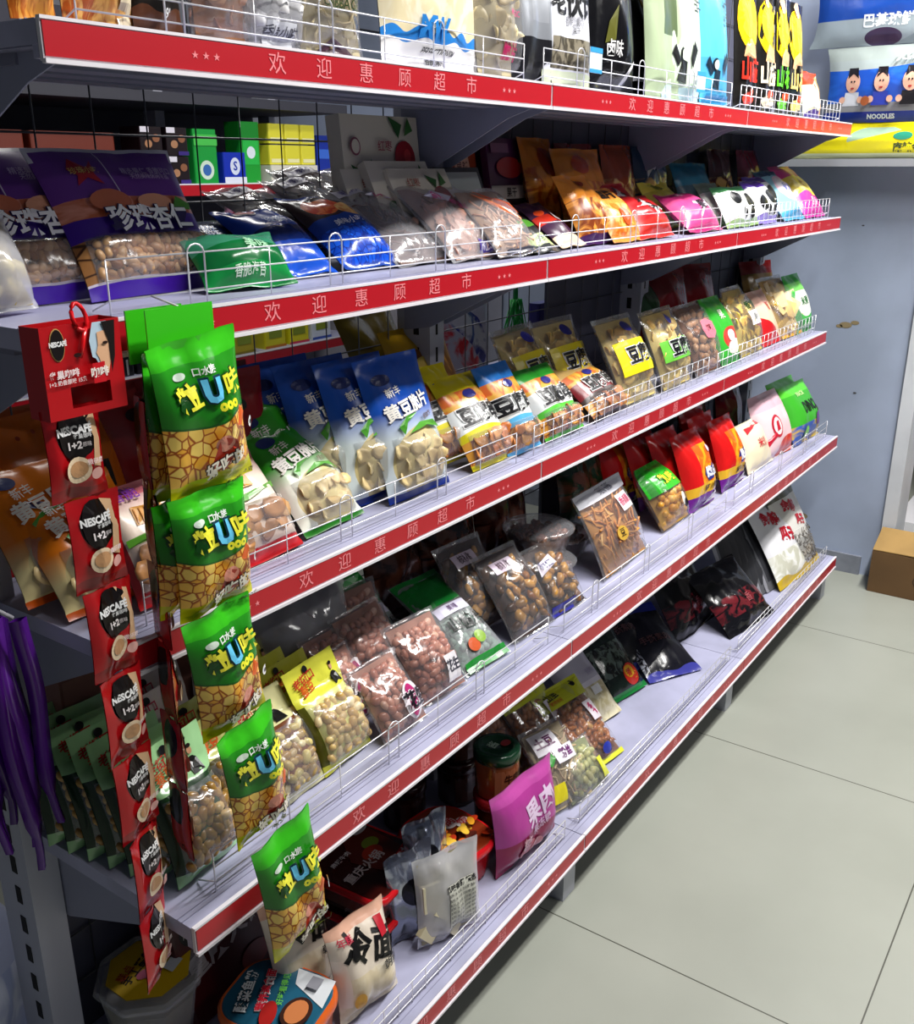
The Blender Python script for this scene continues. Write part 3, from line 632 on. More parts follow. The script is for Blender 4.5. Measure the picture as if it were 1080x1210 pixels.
# ---------------- second shelf
almond=[('band',.62,.97,'#64308a'),('band',.97,1,'#d8d4dc'),('rect',0,0,.025,1,'#d8d4dc'),('rect',.975,0,1,1,'#d8d4dc'),('band',.46,.64,('noise','#b05a3c','#d88a68',5)),('wave',.66,.012,7,0,('noise','#b8603c','#d8907a',5)),('wave',.50,.02,3.1,3.3,'#3a1488'),('band',.10,.36,'#8a5a34'),('wave',.36,.012,3.1,3.3,('nuts','#7a4a24','#b8854e','#3a1e10',13)),('wave',.10,.004,3,0,'#c8c0d0'),('wave',.085,.004,3,0,'#3a1490'),('band',.62,.9,'#64308a')]
al_d=[('p',[(.15,.82),(.2,.90),(.27,.82),(.33,.88),(.3,.77),(.33,.70),(.24,.75),(.16,.70),(.19,.77)],'#a01a28'),('t','珍珠小吃',.245,.80,.010,'#d8b060'),('r',.40,.64,.408,.95,'#c8c0d0'),
      ('t','精选果仁 香脆可口',.70,.80,.010,'#b8a0c8'),('t','天然美味休闲食品',.70,.755,.008,'#b8a0c8'),('e',.62,.56,.028,.012,'#e09a78'),('e',.3,.58,.03,.014,'#c06848'),('p',[(.74,.52),(.8,.6),(.9,.55),(.88,.5)],'#4a8a2c'),
      ('p',[(.42,.5),(.5,.54),(.6,.5),(.52,.47)],'#e8e4e8'),('t','珍珠杏仁',.52,.435,.033,'#f4f2f4',{'bold':.05,'out':'#1a0a4a','ow':.09})]
POS['b1']=(.782,.975,1.259,4,29,.215,.185); POS['b2']=(.70,.955,1.259,6,36,.17,.165)
bag('b1','almond_bag','purple almond bag with white lettering and nut window, front one','almond bag',D('#64308a',almond,asp=.85,bump=.3),al_d,t=.035,wr=.6,seal=.03,cont=('nut',grains('#9a6232','#c8935a','#d8b080'),.0105,(.08,.94,.12,.34),1.15,None,'almonds'),group='purple almond bags')
POS['b2']=(.655,1.0,1.259,2,29,.2,.185)
bag('b2','almond_bag','purple almond bag half hidden behind the front purple one','almond bag',D('#64308a',almond,asp=.85,bump=.3),al_d,t=.03,wr=.6,seal=.03,cont=('nut',grains('#9a6232','#c8935a','#d8b080'),.0105,(.08,.94,.12,.34),1.15,None,'almonds'),group='purple almond bags')
POS['b3']=(.555,.95,1.262,10,20,.10,.10)
bag('b3','fruit_bag','clear crinkled bag with yellow pieces at the near shelf end','snack bag',clear=film(haze=.4),cont=('bit',grains('#c8b040','#e8d890'),.018,(.1,.9,.05,.5)),t=.05)
bag('b4','seaweed_pack','green glossy pack lying flat beside the purple almond bag','snack pack',D('#0e6a34',[('band',.6,1,'#3a8a68'),('band',0,.25,'#158a40')],rough=.2),[('t','香脆海苔',.45,.14,.012,'#d8f0d8'),('t','美味',.6,.5,.02,'#a8d8b0')],t=.045)
POS['b5']=(.94,1.01,1.262,-9,58,.17,.13)
bag('b5','snack_pack','dark navy pack lying behind the green pack','snack pack',D('#0a1838',[('band',.5,.8,'#122a55')],rough=.2),[('t','鲜',.4,.5,.03,'#3a6ac0'),('e',.65,.4,.012,.009,'#d8d8b0')],t=.04)
POS['b6']=(1.01,.955,1.262,-2,58,.12,.15)
bag('b6','snack_pack','royal blue pack with red oval badge lying on the second shelf','snack pack',D('#1440a8',[('band',.3,.5,'#0a2060'),('band',0,.2,'#1a50c0')],rough=.2),[('e',.3,.82,.02,.009,'#f0f0f4'),('e',.3,.82,.017,.007,'#c81a28'),('t','经典',.5,.6,.02,'#c8d8f8')],t=.045)
POS['b7']=(1.15,.95,1.262,-2,56,.135,.17)
bag('b7','snack_pack','bright blue pack with red meat picture lying by the clear brown bags','snack pack',D('#18409a',[('band',.55,.95,'#3a2a2a'),('ell',.35,.72,.25,.14,('noise','#c83a1a','#e8783a',9)),('ell',.65,.62,.2,.1,('noise','#d88a4a','#f0c070',9)),('band',.05,.40,('spots','#1a60e0','#0c3cb0','#0a2a88',16))],rough=.2),[('t','美味小吃',.45,.44,.014,'#e8ecf8')],t=.045)
meat=grains('#7a5448','#b08474','#5a3c34'); pinkm=grains('#d8ac9a','#f0d0be','#c08a78')
POS['b8']=(1.265,.94,1.26,1,57,.15,.20)
bag('b8','dried_fish_bag','clear bag of brown dried fish, front of the leaning pile','dried fish bag',clear=film(haze=.2),cont=('stick',meat,.010,(.1,.9,.08,.8)),decs=[('r',.1,.80,.6,.90,'#c8c4d0'),('t','香酥小鱼',.35,.85,.014,'#4a3a8a')],t=.04,wr=1.5,group='clear dried fish bags',
  copies=[cp(-.06,.05,'clear bag of brown dried fish, second in the leaning pile',.02,3,2),cp(-.02,.09,'clear bag of brown dried fish near the jujube box',.03,-5,0),cp(-.13,.09,'clear crumpled dried fish bag leaning towards the wire back',.012,6,4)])
bag('b9','dried_squid_bag','clear bag of pale dried squid with violet corner label','dried squid bag',clear=film(haze=.2),cont=('chip',pinkm,.018,(.08,.92,.06,.8)),decs=[('r',.45,.06,.85,.16,'#4a3aa0'),('t','FRESH',.65,.11,.016,'#e8e4f8',{'bold':.03}),('t','鲜味鱿鱼',.45,.62,.02,'#d83a8a',{'rot':-20}),('p',[(.15,.72),(.35,.8),(.6,.7),(.4,.6)],'#d8d4e8')],t=.04,wr=1.5,
  group='clear dried squid bags',copies=[cp(-.07,.055,'clear bag of dried squid behind, with pink print',.01,4,5)])
bag('b10','shrimp_bag','clear bag with orange shrimp antennae print at the strip joint','dried shrimp bag',clear=film(haze=.18),cont=('stick',grains('#d8b090','#f0dcc8','#c88a6a'),.009,(.08,.92,.06,.75)),decs=[('p',[(.3,.9),(.38,.92),(.9,.55),(.86,.5)],'#d8582a'),('p',[(.2,.85),(.25,.88),(.8,.42),(.76,.38)],'#e07a4a'),('r',.2,.03,.8,.07,'#3a3a4a')],t=.035)
bx_m=flat('#d8d0c0',.45)
def jujube(b,u,v,s):
    u,v,s=(u,v,s)
    return [('e',u,v,.024*s,.026*s,'#a01826'),('e',u+.03,v+.02,.008*s,.01*s,'#c83a3a'),('p',[(u-.08,v+.14),(u-.2,v+.3),(u-.02,v+.24)],'#2a5a28'),('p',[(u+.0,v+.16),(u+.06,v+.34),(u+.12,v+.2)],'#356a2e')]
def card(pid,name,label,pos,decs,m,th=.03,cat='box',group=None):
    x,y,z,yaw,lean,w,h=pos; S=Surf(w,h,0,1,wr=0)
    S.P=lambda u,v,off=0,back=False:((u-.5)*w,-off,v*h)
    mb=MB(); mb.box(-w/2,0,0,w/2,th,h,m); add_decals(mb,S,decs,.0008); o=mb.build(name); tag(o,label,cat,group); place(o,(x,y,z,yaw,lean)); return o
card('b11','jujube_box','white box with red jujubes standing against the wire back',(1.338,1.07,1.26,-2,6,.19,.222),
  jujube(0,.27,.36,1.1)+jujube(0,.78,.70,1.1)+[('e',.13,.78,.012,.014,'#8a4a5a'),('e',.13,.78,.009,.011,'#d8d0c0'),('t','红枣',.5,.78,.018,'#9a3a4a'),('t','好枣',.5,.62,.022,'#9a6a4a'),('p',[(.7,.02),(.96,.02),(.98,.5),(.72,.45)],'#c84a1a')],bx_m)
for i,(x,y,ln,lb) in enumerate([(1.30,1.02,24,'white jujube pack leaning left of the white jujube box'),(1.375,.975,30,'white jujube pack leaning in front of the jujube box'),(1.34,.995,27,'white jujube pack wedged between two others')]):
    card('b12','jujube_pack',lb,(x,y,1.262+.004*i,-4,ln,.15,.15+.004*i),jujube(0,.78,.62,1.0)+[('t','红枣',.35,.82,.016,'#a05a4a'),('e',.2,.5,.012,.01,'#3a5a30')],bx_m,.016,'snack pack','white jujube packs')
card('b14','snack_pack','dark framed pack with a black character behind the green pack',(1.50,1.0,1.262,-1,22,.14,.15),[('r',.0,.0,1,1,'#2a3038'),('r',.07,.06,.93,.94,'#a8b0ae'),('t','茗',.55,.4,.045,'#15181a',{'bold':.04})],flat('#2a3038',.4),.012,'snack pack')
card('b15','candied_fruit_pack','orange red pack with a fruit picture behind the jujube packs',(1.60,1.09,1.262,4,8,.11,.185),[('e',.5,.3,.04,.05,'#a82a18'),('p',[(.2,.55),(.8,.6),(.7,.95),(.3,.9)],'#d8a890'),('t','果脯',.5,.75,.022,'#5a1420')],flat('#a8401e',.35),.015,'snack pack')
card('b15b','candied_fruit_pack','purple card pack with red fruit and black label band',(1.735,1.07,1.262,2,9,.15,.195),[('r',0,0,.999,.3,'#5a2a40'),('r',0,.3,1,.55,'#b8b0a8'),('r',.03,.33,.97,.42,'#1c1c20'),('t','果干',.5,.475,.02,'#26262c'),('e',.5,.72,.05,.02,'#b01a20'),('p',[(.72,.78),(.9,.92),(.95,.7)],'#3a6a2c'),('r',.06,.86,.5,.95,'#7a4a70')],flat('#4a1c48',.35),.015,'snack pack')
orange=grains('#d06a10','#f0a030','#a84808'); 
bag('b16','jelly_bag','tall amber jelly bag standing behind the orange snack bags','jelly bag',D('#c8741a',[('band',.1,.7,('noise','#a84e0c','#e09030',5))],rough=.18),[('e',.5,.75,.03,.03,'#8a2a14')],t=.045,wr=1.5)
bag('b17','jelly_bag','wide amber jelly bag with a red label below the bracket','jelly bag',D('#d0801e',[('band',.1,.6,('noise','#b85a10','#e8a040',5))],rough=.18),[('e',.4,.8,.035,.02,'#a83a1a')],t=.05,wr=1.5)
bag('b18','gummy_bag','orange snack bag with curled strips, left of the calligraphy bag','snack bag',D('#e08a28',[('band',.1,.6,('noise','#7a3410','#e89a40',4)),('band',0,.12,'#3a1a50')]),[('e',.5,.85,.02,.01,'#8a2a14')],t=.04,group='orange snack bags')
bag('b19','gummy_bag','orange snack bag with black brush characters on top','snack bag',D('#e8963a',[('band',.08,.62,('noise','#e8781a','#f0b860',7))]),[('t','鱼片',.45,.82,.034,'#15120e',{'bold':.05}),('e',.5,.35,.02,.02,'#e0501a')],t=.04,group='orange snack bags',copies=[cp(-.045,.045,'orange snack bag tucked behind the calligraphy one',.01,3,-5)])
bag('b20','snack_pack','narrow black pack with red tab and green leaves by the joint','snack pack',D('#15181a',[('band',.1,.25,'#b8d088'),('ell',.5,.45,.3,.08,'#4a8a2c'),('wave',.08,.01,5,0,'#2a2e30')]),[('t','绿色',.5,.17,.013,'#2a5a1c'),('t','小菜',.5,.75,.02,'#c8ccc8')],t=.02)
POS['b21']=(1.68,.91,1.262,2,55,.10,.13)
bag('b21','snack_pack','small dark pack with a red and white triangular top','snack pack',D('#2a1420',[('wave',.95,.04,3,1,'#3a1a3a'),('band',.45,.62,'#c02a18'),('ell',.3,.68,.15,.06,'#e04a1c'),('band',.0,.2,'#e0c8a8')]),[('p',[(.55,.5),(.8,.72),(.9,.5)],'#e8e0e0')],t=.02)
bag('b22','snack_bag','red bag with black lettering on a white slash','snack bag',D('#b0181c',[('band',0,.3,'#c02a24')]),[('p',[(.18,.6),(.5,.82),(.88,.5),(.6,.38)],'#e8e4e4'),('t','辣条',.5,.6,.036,'#15100e',{'bold':.05,'rot':-14})],t=.045,copies=[cp(.0,.075,'red bag with white slash, second one behind',.012,2,-12)],group='red spicy snack bags')
bag('b23','snack_bag','yellow green bag standing behind the pink one','snack bag',D('#d8c84a',[('band',.5,.75,'#b8a838'),('band',0,.2,'#8a9a3a')]),[('t','香葱',.4,.85,.025,'#4a5a1a')],t=.04)
bag('b24','candy_bag','bright pink bag with white and black label','candy bag',D('#d84a88',[('band',.7,1,'#c02a70'),('band',0,.08,'#b02068')]),[('p',[(.35,.2),(.9,.3),(.8,.62),(.4,.55)],'#e8d8e8'),('t','果糖',.6,.42,.032,'#2a1a2a',{'bold':.04}),('t','MIX',.4,.82,.02,'#f0b0d0')],t=.05)
bag('b25','snack_bag','narrow grey white bag left of the cow patch bags','snack bag',D('#c8ccc4',[('band',.75,1,'#6a7a6a'),('band',0,.15,'#a8c890')]),[('t','奶片',.5,.5,.03,'#4a4a4a')],t=.035)
cow=[('e',.3,.62,.022,.018,'#17171a'),('e',.7,.52,.026,.022,'#17171a'),('e',.45,.25,.012,.014,'#17171a'),('e',.66,.22,.012,.012,'#17171a')]
bag('b26','milk_candy_bag','white bag with black cow patches and green top','candy bag',D('#dfe2dc',[('band',.82,1,'#2e6a3c'),('wave',.12,.02,9,0,'#9ab878')]),cow,t=.045,group='white cow patch candy bags')
bag('b27','milk_candy_bag','white bag with black cow patches and purple top','candy bag',D('#dfe0e0',[('band',.80,1,'#4a2a8a'),('wave',.15,.03,7,0,'#8a7ac0')]),cow[1:]+[('e',.25,.4,.02,.02,'#17171a')],t=.045,group='white cow patch candy bags',copies=[cp(.10,.03,'white cow patch bag with beige animal head, last of the row',.01)])
POS['b28']=(2.60,1.03,1.262,-6,20,.2,.16)
bag('b28','snack_bag','teal topped bag standing behind the cow patch bags','snack bag',D('#1e7a98',[('band',0,.6,'#3a5a6a')]),t=.04)
bag('b29','candy_bag','light blue and white candy bag near the end of the second shelf','candy bag',D('#8cc4d8',[('ell',.6,.55,.4,.28,('noise','#e8e4ec','#f0c8d8',6)),('band',0,.14,'#4a9ac0'),('band',.85,1,'#1e4a6a')]),[('t','奶糖',.6,.55,.035,'#5a6ac0')],t=.045)
bag('b30','candy_bag','yellow and magenta candy bag at the far end of the second shelf','candy bag',D('#e0c848',[('band',.72,1,'#c03a80'),('wave',.36,.04,6,0,'#c83a98'),('band',.4,.66,('noise','#e0c848','#f0e090',6))]),[('t','果味',.5,.2,.03,'#f4c8e0'),('t','糖',.5,.56,.03,'#a82a6a')],t=.045)
for x,y,c,lb in [(2.02,1.08,'#6a1418','dark red bag at the rear of the second shelf behind the red slash bag'),(2.2,1.07,'#8a3a1a','rust bag at the rear of the second shelf behind the red bag'),(2.85,1.07,'#4a1a20','maroon bag at the rear behind the light blue bag'),(2.40,1.08,'#26405a','slate blue bag at the rear behind the yellow green bag'),(3.08,1.07,'#7a2038','crimson bag at the rear behind the magenta bag')]:
    POS['x']=(x,y,1.262,0,8,.17,.19); bag('x','snack_bag',lb,'snack bag',D(c,[('band',.3,.6,('noise',c,'#c8a060',6))],rough=.2),t=.04,wr=1.6)
# ---------------- third shelf
fish=lambda u,v: [('e',u,v,.024,.011,'#1c2a6a'),('t','山',u,v,.012,'#6a8ad0')]
chipm=grains('#f6dc88','#fff6c0','#ecbc58'); palec=grains('#ecdcaa','#f8f0d0','#e0c080')
def beanbag(pid,label,c,c2,low,tc='#f4f0e8',gr=None,**k):
    lay=[('band',.5,1,c),('grad',*(gr or (.62,.42)),low),('ell',.52,.24,.44,.24,'#d8c890'),('band',0,.05,c2)]
    dec=[('e',.22,.84,.016,.009,'#1a2a6a'),('t','新丰',.30,.74,.016,tc,{'rot':8}),('t','黄豆脆片',.46,.62,.027,tc,{'bold':.03,'rot':8,'out':c2,'ow':.05}),('t','非油炸',.7,.53,.010,'#5a3a1a',{'rot':8}),
         ('p',[(.2,.50),(.32,.56),(.5,.57),(.32,.53),(.24,.44)],'#4a9a2c'),('p',[(.3,.44),(.5,.5),(.8,.49),(.95,.42),(.8,.465),(.5,.475)],'#5aa83a')]
    return bag(pid,'bean_chip_bag',label,'bean chip bag',D(c,lay,bump=.4),dec,cont=('chip',palec,.018,(.14,.88,.09,.40),1.,None,'bean_chips'),seal=.04,**k)
POS['c1']=(.66,.95,.909,1,43,.16,.175); POS['c2']=(.69,1.05,.912,2,20,.185,.215)
beanbag('c1','orange bean chip bag leaning out at the near shelf end, front one','#e87c0c','#d85a0c','#ecdca0',gr=(.44,.24),t=.05,group='orange bean chip bags',copies=[cp(-.02,.05,'orange bean chip bag directly behind the front orange one',.01,2,-10)])
bag('c2','bean_chip_bag','dull orange bean chip bag with black square badge at the rear','bean chip bag',D('#c0600e',[('band',0,.3,'#d8a860')]),[('r',.52,.72,.72,.92,'#15120e'),('t','脆片',.62,.82,.012,'#d8d0b0'),('r',.68,.45,.86,.62,'#15120e'),('e',.2,.5,.014,.008,'#1a2a6a'),('t','新丰黄豆脆片',.5,.33,.016,'#e8c890')]+[('e',.1+.13*i,.88-.02*(i%2),.003,.003,'#8a2a0a') for i in range(7)],t=.035,group='orange bean chip bags',copies=[cp(.03,.035,'darker orange bean chip bag against the wire back',0,0,-6)])
darkov=[('e',.35,.8,.014,.009,'#15100e'),('e',.7,.78,.014,.009,'#15100e'),('e',.4,.5,.014,.008,'#1a1a3a'),('e',.75,.45,.016,.008,'#15100e'),('e',.5,.65,.003,.003,'#1a0a0a'),('e',.6,.9,.003,.003,'#1a0a0a')]
bag('c3','bean_chip_bag','deep red bag with dark ovals at the rear of the third shelf','bean chip bag',D('#8a1418',[('band',0,.25,'#b83a20')],rough=.25),darkov,t=.04,group='deep red bean chip bags',copies=[cp(-.09,.01,'deep red bag with dark ovals, nearer the post'),cp(-.02,-.05,'deep red bag with dark ovals, front of the rear row')])
waffle=lambda u,v:[('p',[(u-.2,v-.07),(u+.22,v-.07),(u+.2,v+.06),(u-.16,v+.09)],'#d89a40')]+[('p',[(u-.18+.07*i,v-.06),(u-.16+.07*i,v-.06),(u-.13+.07*i,v+.07),(u-.15+.07*i,v+.07)],'#b87420') for i in range(5)]
redchip=[('band',.0,1,'#ecd8c8'),('rect',0,0,.05,1,'#b8141c'),('rect',.95,0,1,1,'#b8141c'),('band',.88,1,'#d85a68'),('band',0,.12,'#c0161e'),('grad',.75,1,'#e88a94')]
POS['c4']=(.845,.90,.909,3,37,.15,.155); POS['c5']=(.70,.905,.909,-1,30,.11,.15)
for pid,lb,gx in (('c4','red edged wafer chip bag right of the green hanging strip','red edged wafer chip bags'),('c5','red edged wafer chip bag left of the green hanging strip','red edged wafer chip bags')):
    bag(pid,'bean_chip_bag',lb,'bean chip bag',D('#ecd8c8',redchip),waffle(.45,.70)+[('p',[(.05,.54),(.5,.57),(.95,.62),(.98,.57),(.5,.51),(.05,.48)],'#5aa030'),('t','香脆',.3,.9,.02,'#8a3ab0')],t=.045,cont=('chip',grains('#c8905a','#ecc890','#b07a48'),.024,(.10,.90,.14,.46),1.,None,'bean_chips'),seal=.04,group=gx)
POS['c6']=(1.0,.915,.909,3,44,.135,.18)
beanbag('c6','green bean chip bag in front, beside the red edged chips','#2f9a1e','#1a6a14','#eef0e0',t=.045,group='green bean chip bags',copies=[cp(-.005,.075,'darker standing green bean chip bag behind the front green one',.0,0,-20),cp(.02,.115,'green bean chip bag against the wire back behind two others',.0,0,-24)])
POS['c10']=(1.19,.905,.909,-1,18,.15,.225)
beanbag('c10','royal blue bean chip bag with white lettering, front of its row','#1450b8','#0c2a80','#dce8ec',t=.045,group='blue bean chip bags',copies=[cp(-.05,.035,'royal blue bean chip bag, second of its row'),cp(-.095,.075,'dark blue bean chip bag, third of its row'),cp(-.13,.12,'dark blue bean chip bag at the back of its row')])
bag('c11','snack_bag','olive brown bag with a pointed corner behind the blue bags','snack bag',D('#6a5a14',[('band',0,.5,'#4a3a14')],rough=.2),t=.04)
bag('c12','snack_bag','yellow topped dark snack bag behind the front blue bag','snack bag',D('#c89a14',[('band',.0,.8,('noise','#8a5418','#d8a040',5)),('band',.25,.5,'#2a2418')]),[('t','豆脆',.6,.38,.05,'#e8e4d0',{'bold':.03,'out':'#15120e'}),('e',.4,.68,.03,.012,'#e8c860')],t=.045)
def gridbag(pid,label,top,low,mid='#e8ecec',ch='豆腐串',contm=None,**k):
    lay=[('band',.78,1,top),('band',.60,.80,('noise','#e0a840','#d86a30',6)),('band',.36,.62,mid),('wave',.36,.02,4,0,low),('band',.03,.28,('nuts','#e0a840','#c87830','#8a4418',9)),('band',0,.05,low)]
    dec=[('e',.5,.74,.018,.009,'#2a2a7a'),('t',ch,.5,.5,.038,'#15151a',{'bold':.045,'out':'#f4f4f4','ow':.12})]
    return bag(pid,'tofu_snack_bag',label,'snack bag',D(top,lay),dec,t=.045,cont=('chip',contm or grains('#d8a050','#f0d090','#c86a30'),.018,(.10,.90,.07,.30),1.),seal=.035,**k)
POS['c13']=(1.40,.90,.909,-1,35,.135,.175)
gridbag('c13','yellow tofu snack bag with black lettering, next to the blue bags','#e8d410','#d8cc20',group='tofu snack bags',copies=[cp(-.04,.05,'yellow tofu snack bag tucked behind the first one',.008,0,-6)])
gridbag('c14','sky blue tofu snack bag between the yellow and green ones','#2a7ad0','#5ab0e0',group='tofu snack bags')
gridbag('c15','green topped tofu snack bag left of the dark red label','#30a030','#58c040',group='tofu snack bags',ch='豆脆串')
gridbag('c16','short tofu snack bag with a dark red label band','#e0b870','#3a2a28','#7a1420',ch='豆腐串',group='tofu snack bags')
POS['c17']=(2.0,.90,.909,0,26,.19,.2)
def oval_clear(pid,label,lab,tc,cm,ch='豆腐串',band=(.30,.68),**k):
    return bag(pid,'bean_chip_bag',label,'snack bag',clear=film(haze=.06),decs=[('r',.08,band[0],.92,band[1],lab),('e',.55,.84,.018,.014,'#23237a'),('t',ch,.55,(band[0]+band[1])/2,.042,tc,{'bold':.04,'out':'#f4f4f4','ow':.11})],cont=('chip',cm,.022),t=.06,**k)
oval_clear('c17','clear chip bag with a large yellow label and blue oval','#ecd81a','#15151a',chipm,group='clear labelled chip bags',copies=[cp(-.14,.085,'clear chip bag with yellow label behind, left of the blue oval one',0,0,-4),cp(-.26,.10,'clear chip bag with yellow label at the rear near the hanging green brush',0,4,-2)])
oval_clear('c18','clear chip bag with a leaf green label band','#6ac040','#15151a',chipm,band=(.32,.58),group='clear labelled chip bags')
bag('c19','snack_bag','clear bag of brown nuggets with a pink octagon label','snack bag',clear=film(haze=.08),decs=[('p',[(.35,.45),(.6,.42),(.8,.5),(.82,.65),(.62,.72),(.4,.7),(.28,.58)],'#d8788a'),('t','好吃',.55,.57,.02,'#6a1a2a')],cont=('bit',grains('#8a5228','#c8844c','#e0b080'),.018),t=.055)
bag('c20','snack_bag','green bag with a red and white fruit print low down','snack bag',D('#34a832',[('ell',.55,.35,.4,.16,'#c83a30'),('ell',.6,.22,.3,.1,'#e8e0d8'),('band',0,.1,'#2a8a2c')]),[('e',.5,.38,.02,.016,'#e8e0e0'),('t','果',.5,.7,.03,'#e8f4d8')],t=.04)
bag('c21','chip_bag','clear bag of yellow curled chips with a white sticker','chip bag',clear=film(haze=.08),decs=[('r',.36,.38,.78,.58,'#f0f0ee'),('t','香辣脆',.56,.66,.024,'#1a3a1a',{'bold':.04}),('t','薄片',.56,.48,.022,'#8a8a8a')],cont=('chip',grains('#f0d460','#fff0a8','#dcb040'),.024),t=.06,ga=.25)
bag('c22','candy_bag','narrow red and cream bag between the two yellow snack bags','snack bag',D('#e8c8a8',[('slant',.55,-.5,'#c01c22'),('band',.7,1,'#e0b0a0')]),[('t','酥',.6,.65,.03,'#b8282c')],t=.04)
bag('c23','cheese_snack_bag','clear bag holding small yellow pouches','snack bag',clear=film(haze=.1),decs=[('r',.1,0,.95,.06,'#d8a030')],cont=('slab',grains('#e8b820','#f4e070','#e8e0c8'),.030),t=.06)
bag('c24','snack_bag','green and white bag at the far end of the third shelf','snack bag',D('#3cb044',[('ell',.5,.5,.4,.25,'#e8eee0'),('band',0,.2,'#2a8a34'),('band',.7,.85,'#78d060')]),[('t','米果',.5,.5,.03,'#2a6a2c'),('t','GREEN',.5,.1,.018,'#d8f0d8')],t=.04)
bag('c26','snack_bag','glossy dark red bag lying at the rear of the third shelf','snack bag',D('#7a0e18',[],rough=.15),t=.06,wr=2,copies=[cp(-.22,-.01,'glossy dark red bag at the rear left of another')],group='glossy dark red bags')
bag('c27','snack_bag','brown and yellow bag at the rear far end of the third shelf','snack bag',D('#8a6a2c',[('band',.8,1,'#8a1a1c'),('band',.1,.6,('noise','#6a4a1c','#b89a48',6))],rough=.2),t=.05)
POS['c28']=(2.45,1.05,.909,4,12,.2,.22)
bag('c28','snack_bag','dark green bag at the rear between two dark red ones','snack bag',D('#123a16',[],rough=.2),t=.05)
# ---------------- fourth shelf
gm=grains('#b8904a','#e4c890','#8a6428',.25)
def manpack(pid,label,hd,body,front,contm,pos,reg=(.10,.90,.10,.60),name='broad_bean_pack',cat='bean pack',scr='#b01c1c',copies=(),group=None,size=.0125,seg=.05,manu=.72):
    POS[pid]=pos
    lay=[('band',.66,1,hd),('rect',0,0,.07,.66,body),('rect',.93,0,1,.66,body),('band',0,.09,hd),('rect',.07,.09,.93,.66,front)]
    dec=man(manu,.79,.10,coat='#141414')+[('e',.40,.94,.006,.006,'#15151a'),('t','老街口',.30,.86,.017,scr,{'bold':.02,'rot':6}),('t','蚕豆',.30,.77,.017,'#c8501a',{'bold':.02,'rot':6})]
    return bag(pid,name,label,cat,D(hd,lay,bump=.5,rough=.2),dec,t=.042,seal=.03,ft=.24,cont=(('nut' if name!='' else 'ball'),contm,size,reg,1.15,None,'beans'),copies=copies,group=group)
ords=['second','third','fourth','fifth','sixth','seventh']
manpack('d1','pale green header bean pack with beans showing, front of its file','#98c890','#12301a','#1c3a20',gm,(.655,.838,.575,4,18,.105,.175),group='green header bean packs at the near end',
  copies=[cp(-.012-.006*i,.032*(i+1),'pale green header bean pack, %s from the front of its file'%ords[i],0,-2-i*1.5,1) for i in range(6)])
manpack('d1b','olive header bean pack between the green and yellow packs','#b0b468','#3a3a18','#4a4420',gm,(.742,.875,.575,6,14,.085,.155),group='olive header bean packs',copies=[cp(.0,.05,'olive header bean pack, second in its short file')])
manpack('d2','cream header pack with red script and a man in black, front one','#d8ccc8','#8a1c18','#7a3420',gm,(.725,.965,.575,3,18,.11,.165),group='cream header bean packs',scr='#b81c4a',
  copies=[cp(.03,.045,'cream header pack with red script, second one'),cp(-.05,.07,'cream header pack with red script near the cardboard carton'),cp(.06,.09,'cream header pack with red script, rearmost')])
manpack('d3','cream fronted bean pack with a man picture right of the green strip','#ddd8a0','#5a2416','#6a3a1c',grains('#d8c880','#f4ecc0','#9a6a30',.25),(.825,.845,.575,3,33,.115,.155),group='cream fronted bean packs',copies=[cp(-.02,.045,'yellow header bean pack just behind the cream fronted one')])
manpack('d3b','bright yellow header nut pack, front of a file of four','#d8d848','#5a5c18','#e0e08a',grains('#e0c888','#f8ecc4','#c8a05a',.25),(.935,.85,.575,4,27,.115,.16),group='yellow header nut packs',manu=.82,
  copies=[cp(-.028,.03,'bright yellow header nut pack, second of the file'),cp(-.045,.06,'bright yellow header nut pack, third of the file'),cp(-.03,.11,'bright yellow header nut pack, rearmost of the file')])
pn=grains('#cc9078','#f0c8b0','#a8604c',.2)
bag('d4','peanut_bag','clear bag of red skinned peanuts with a magenta oval label, front one','peanut bag',clear=film(haze=.08),decs=[('e',.66,.32,.026,.030,'#e8e0e4'),('e',.62,.32,.014,.026,'#b01a6a'),('t','花生',.68,.30,.030,'#15101a',{'bold':.05,'out':'#f0e8f0','ow':.1})],cont=('bean',pn,.0125,None,1.15,None,'peanuts'),t=.05,group='clear peanut bags',
  copies=[cp(-.055,.06,'clear bag of red skinned peanuts behind the yellow packs',.012,3,-10),cp(-.02,.11,'clear bag of red skinned peanuts at the rear near the grey film bag',.02,0,-16)])
bag('d4b','peanut_bag','clear peanut bag with a white label left of the green topped bag','peanut bag',clear=film(haze=.08),decs=[('r',.5,.12,.82,.42,'#dcd8dc'),('t','花生',.66,.27,.022,'#3a3a44',{'bold':.03})],cont=('bean',pn,.0125,None,1.15,None,'peanuts'),t=.055,group='clear peanut bags',
  copies=[cp(-.06,.07,'clear peanut bag piled behind the white label one',.02,5,-6),cp(-.02,.14,'clear peanut bag at the rear below the dark green bag',.02,0,-14)])
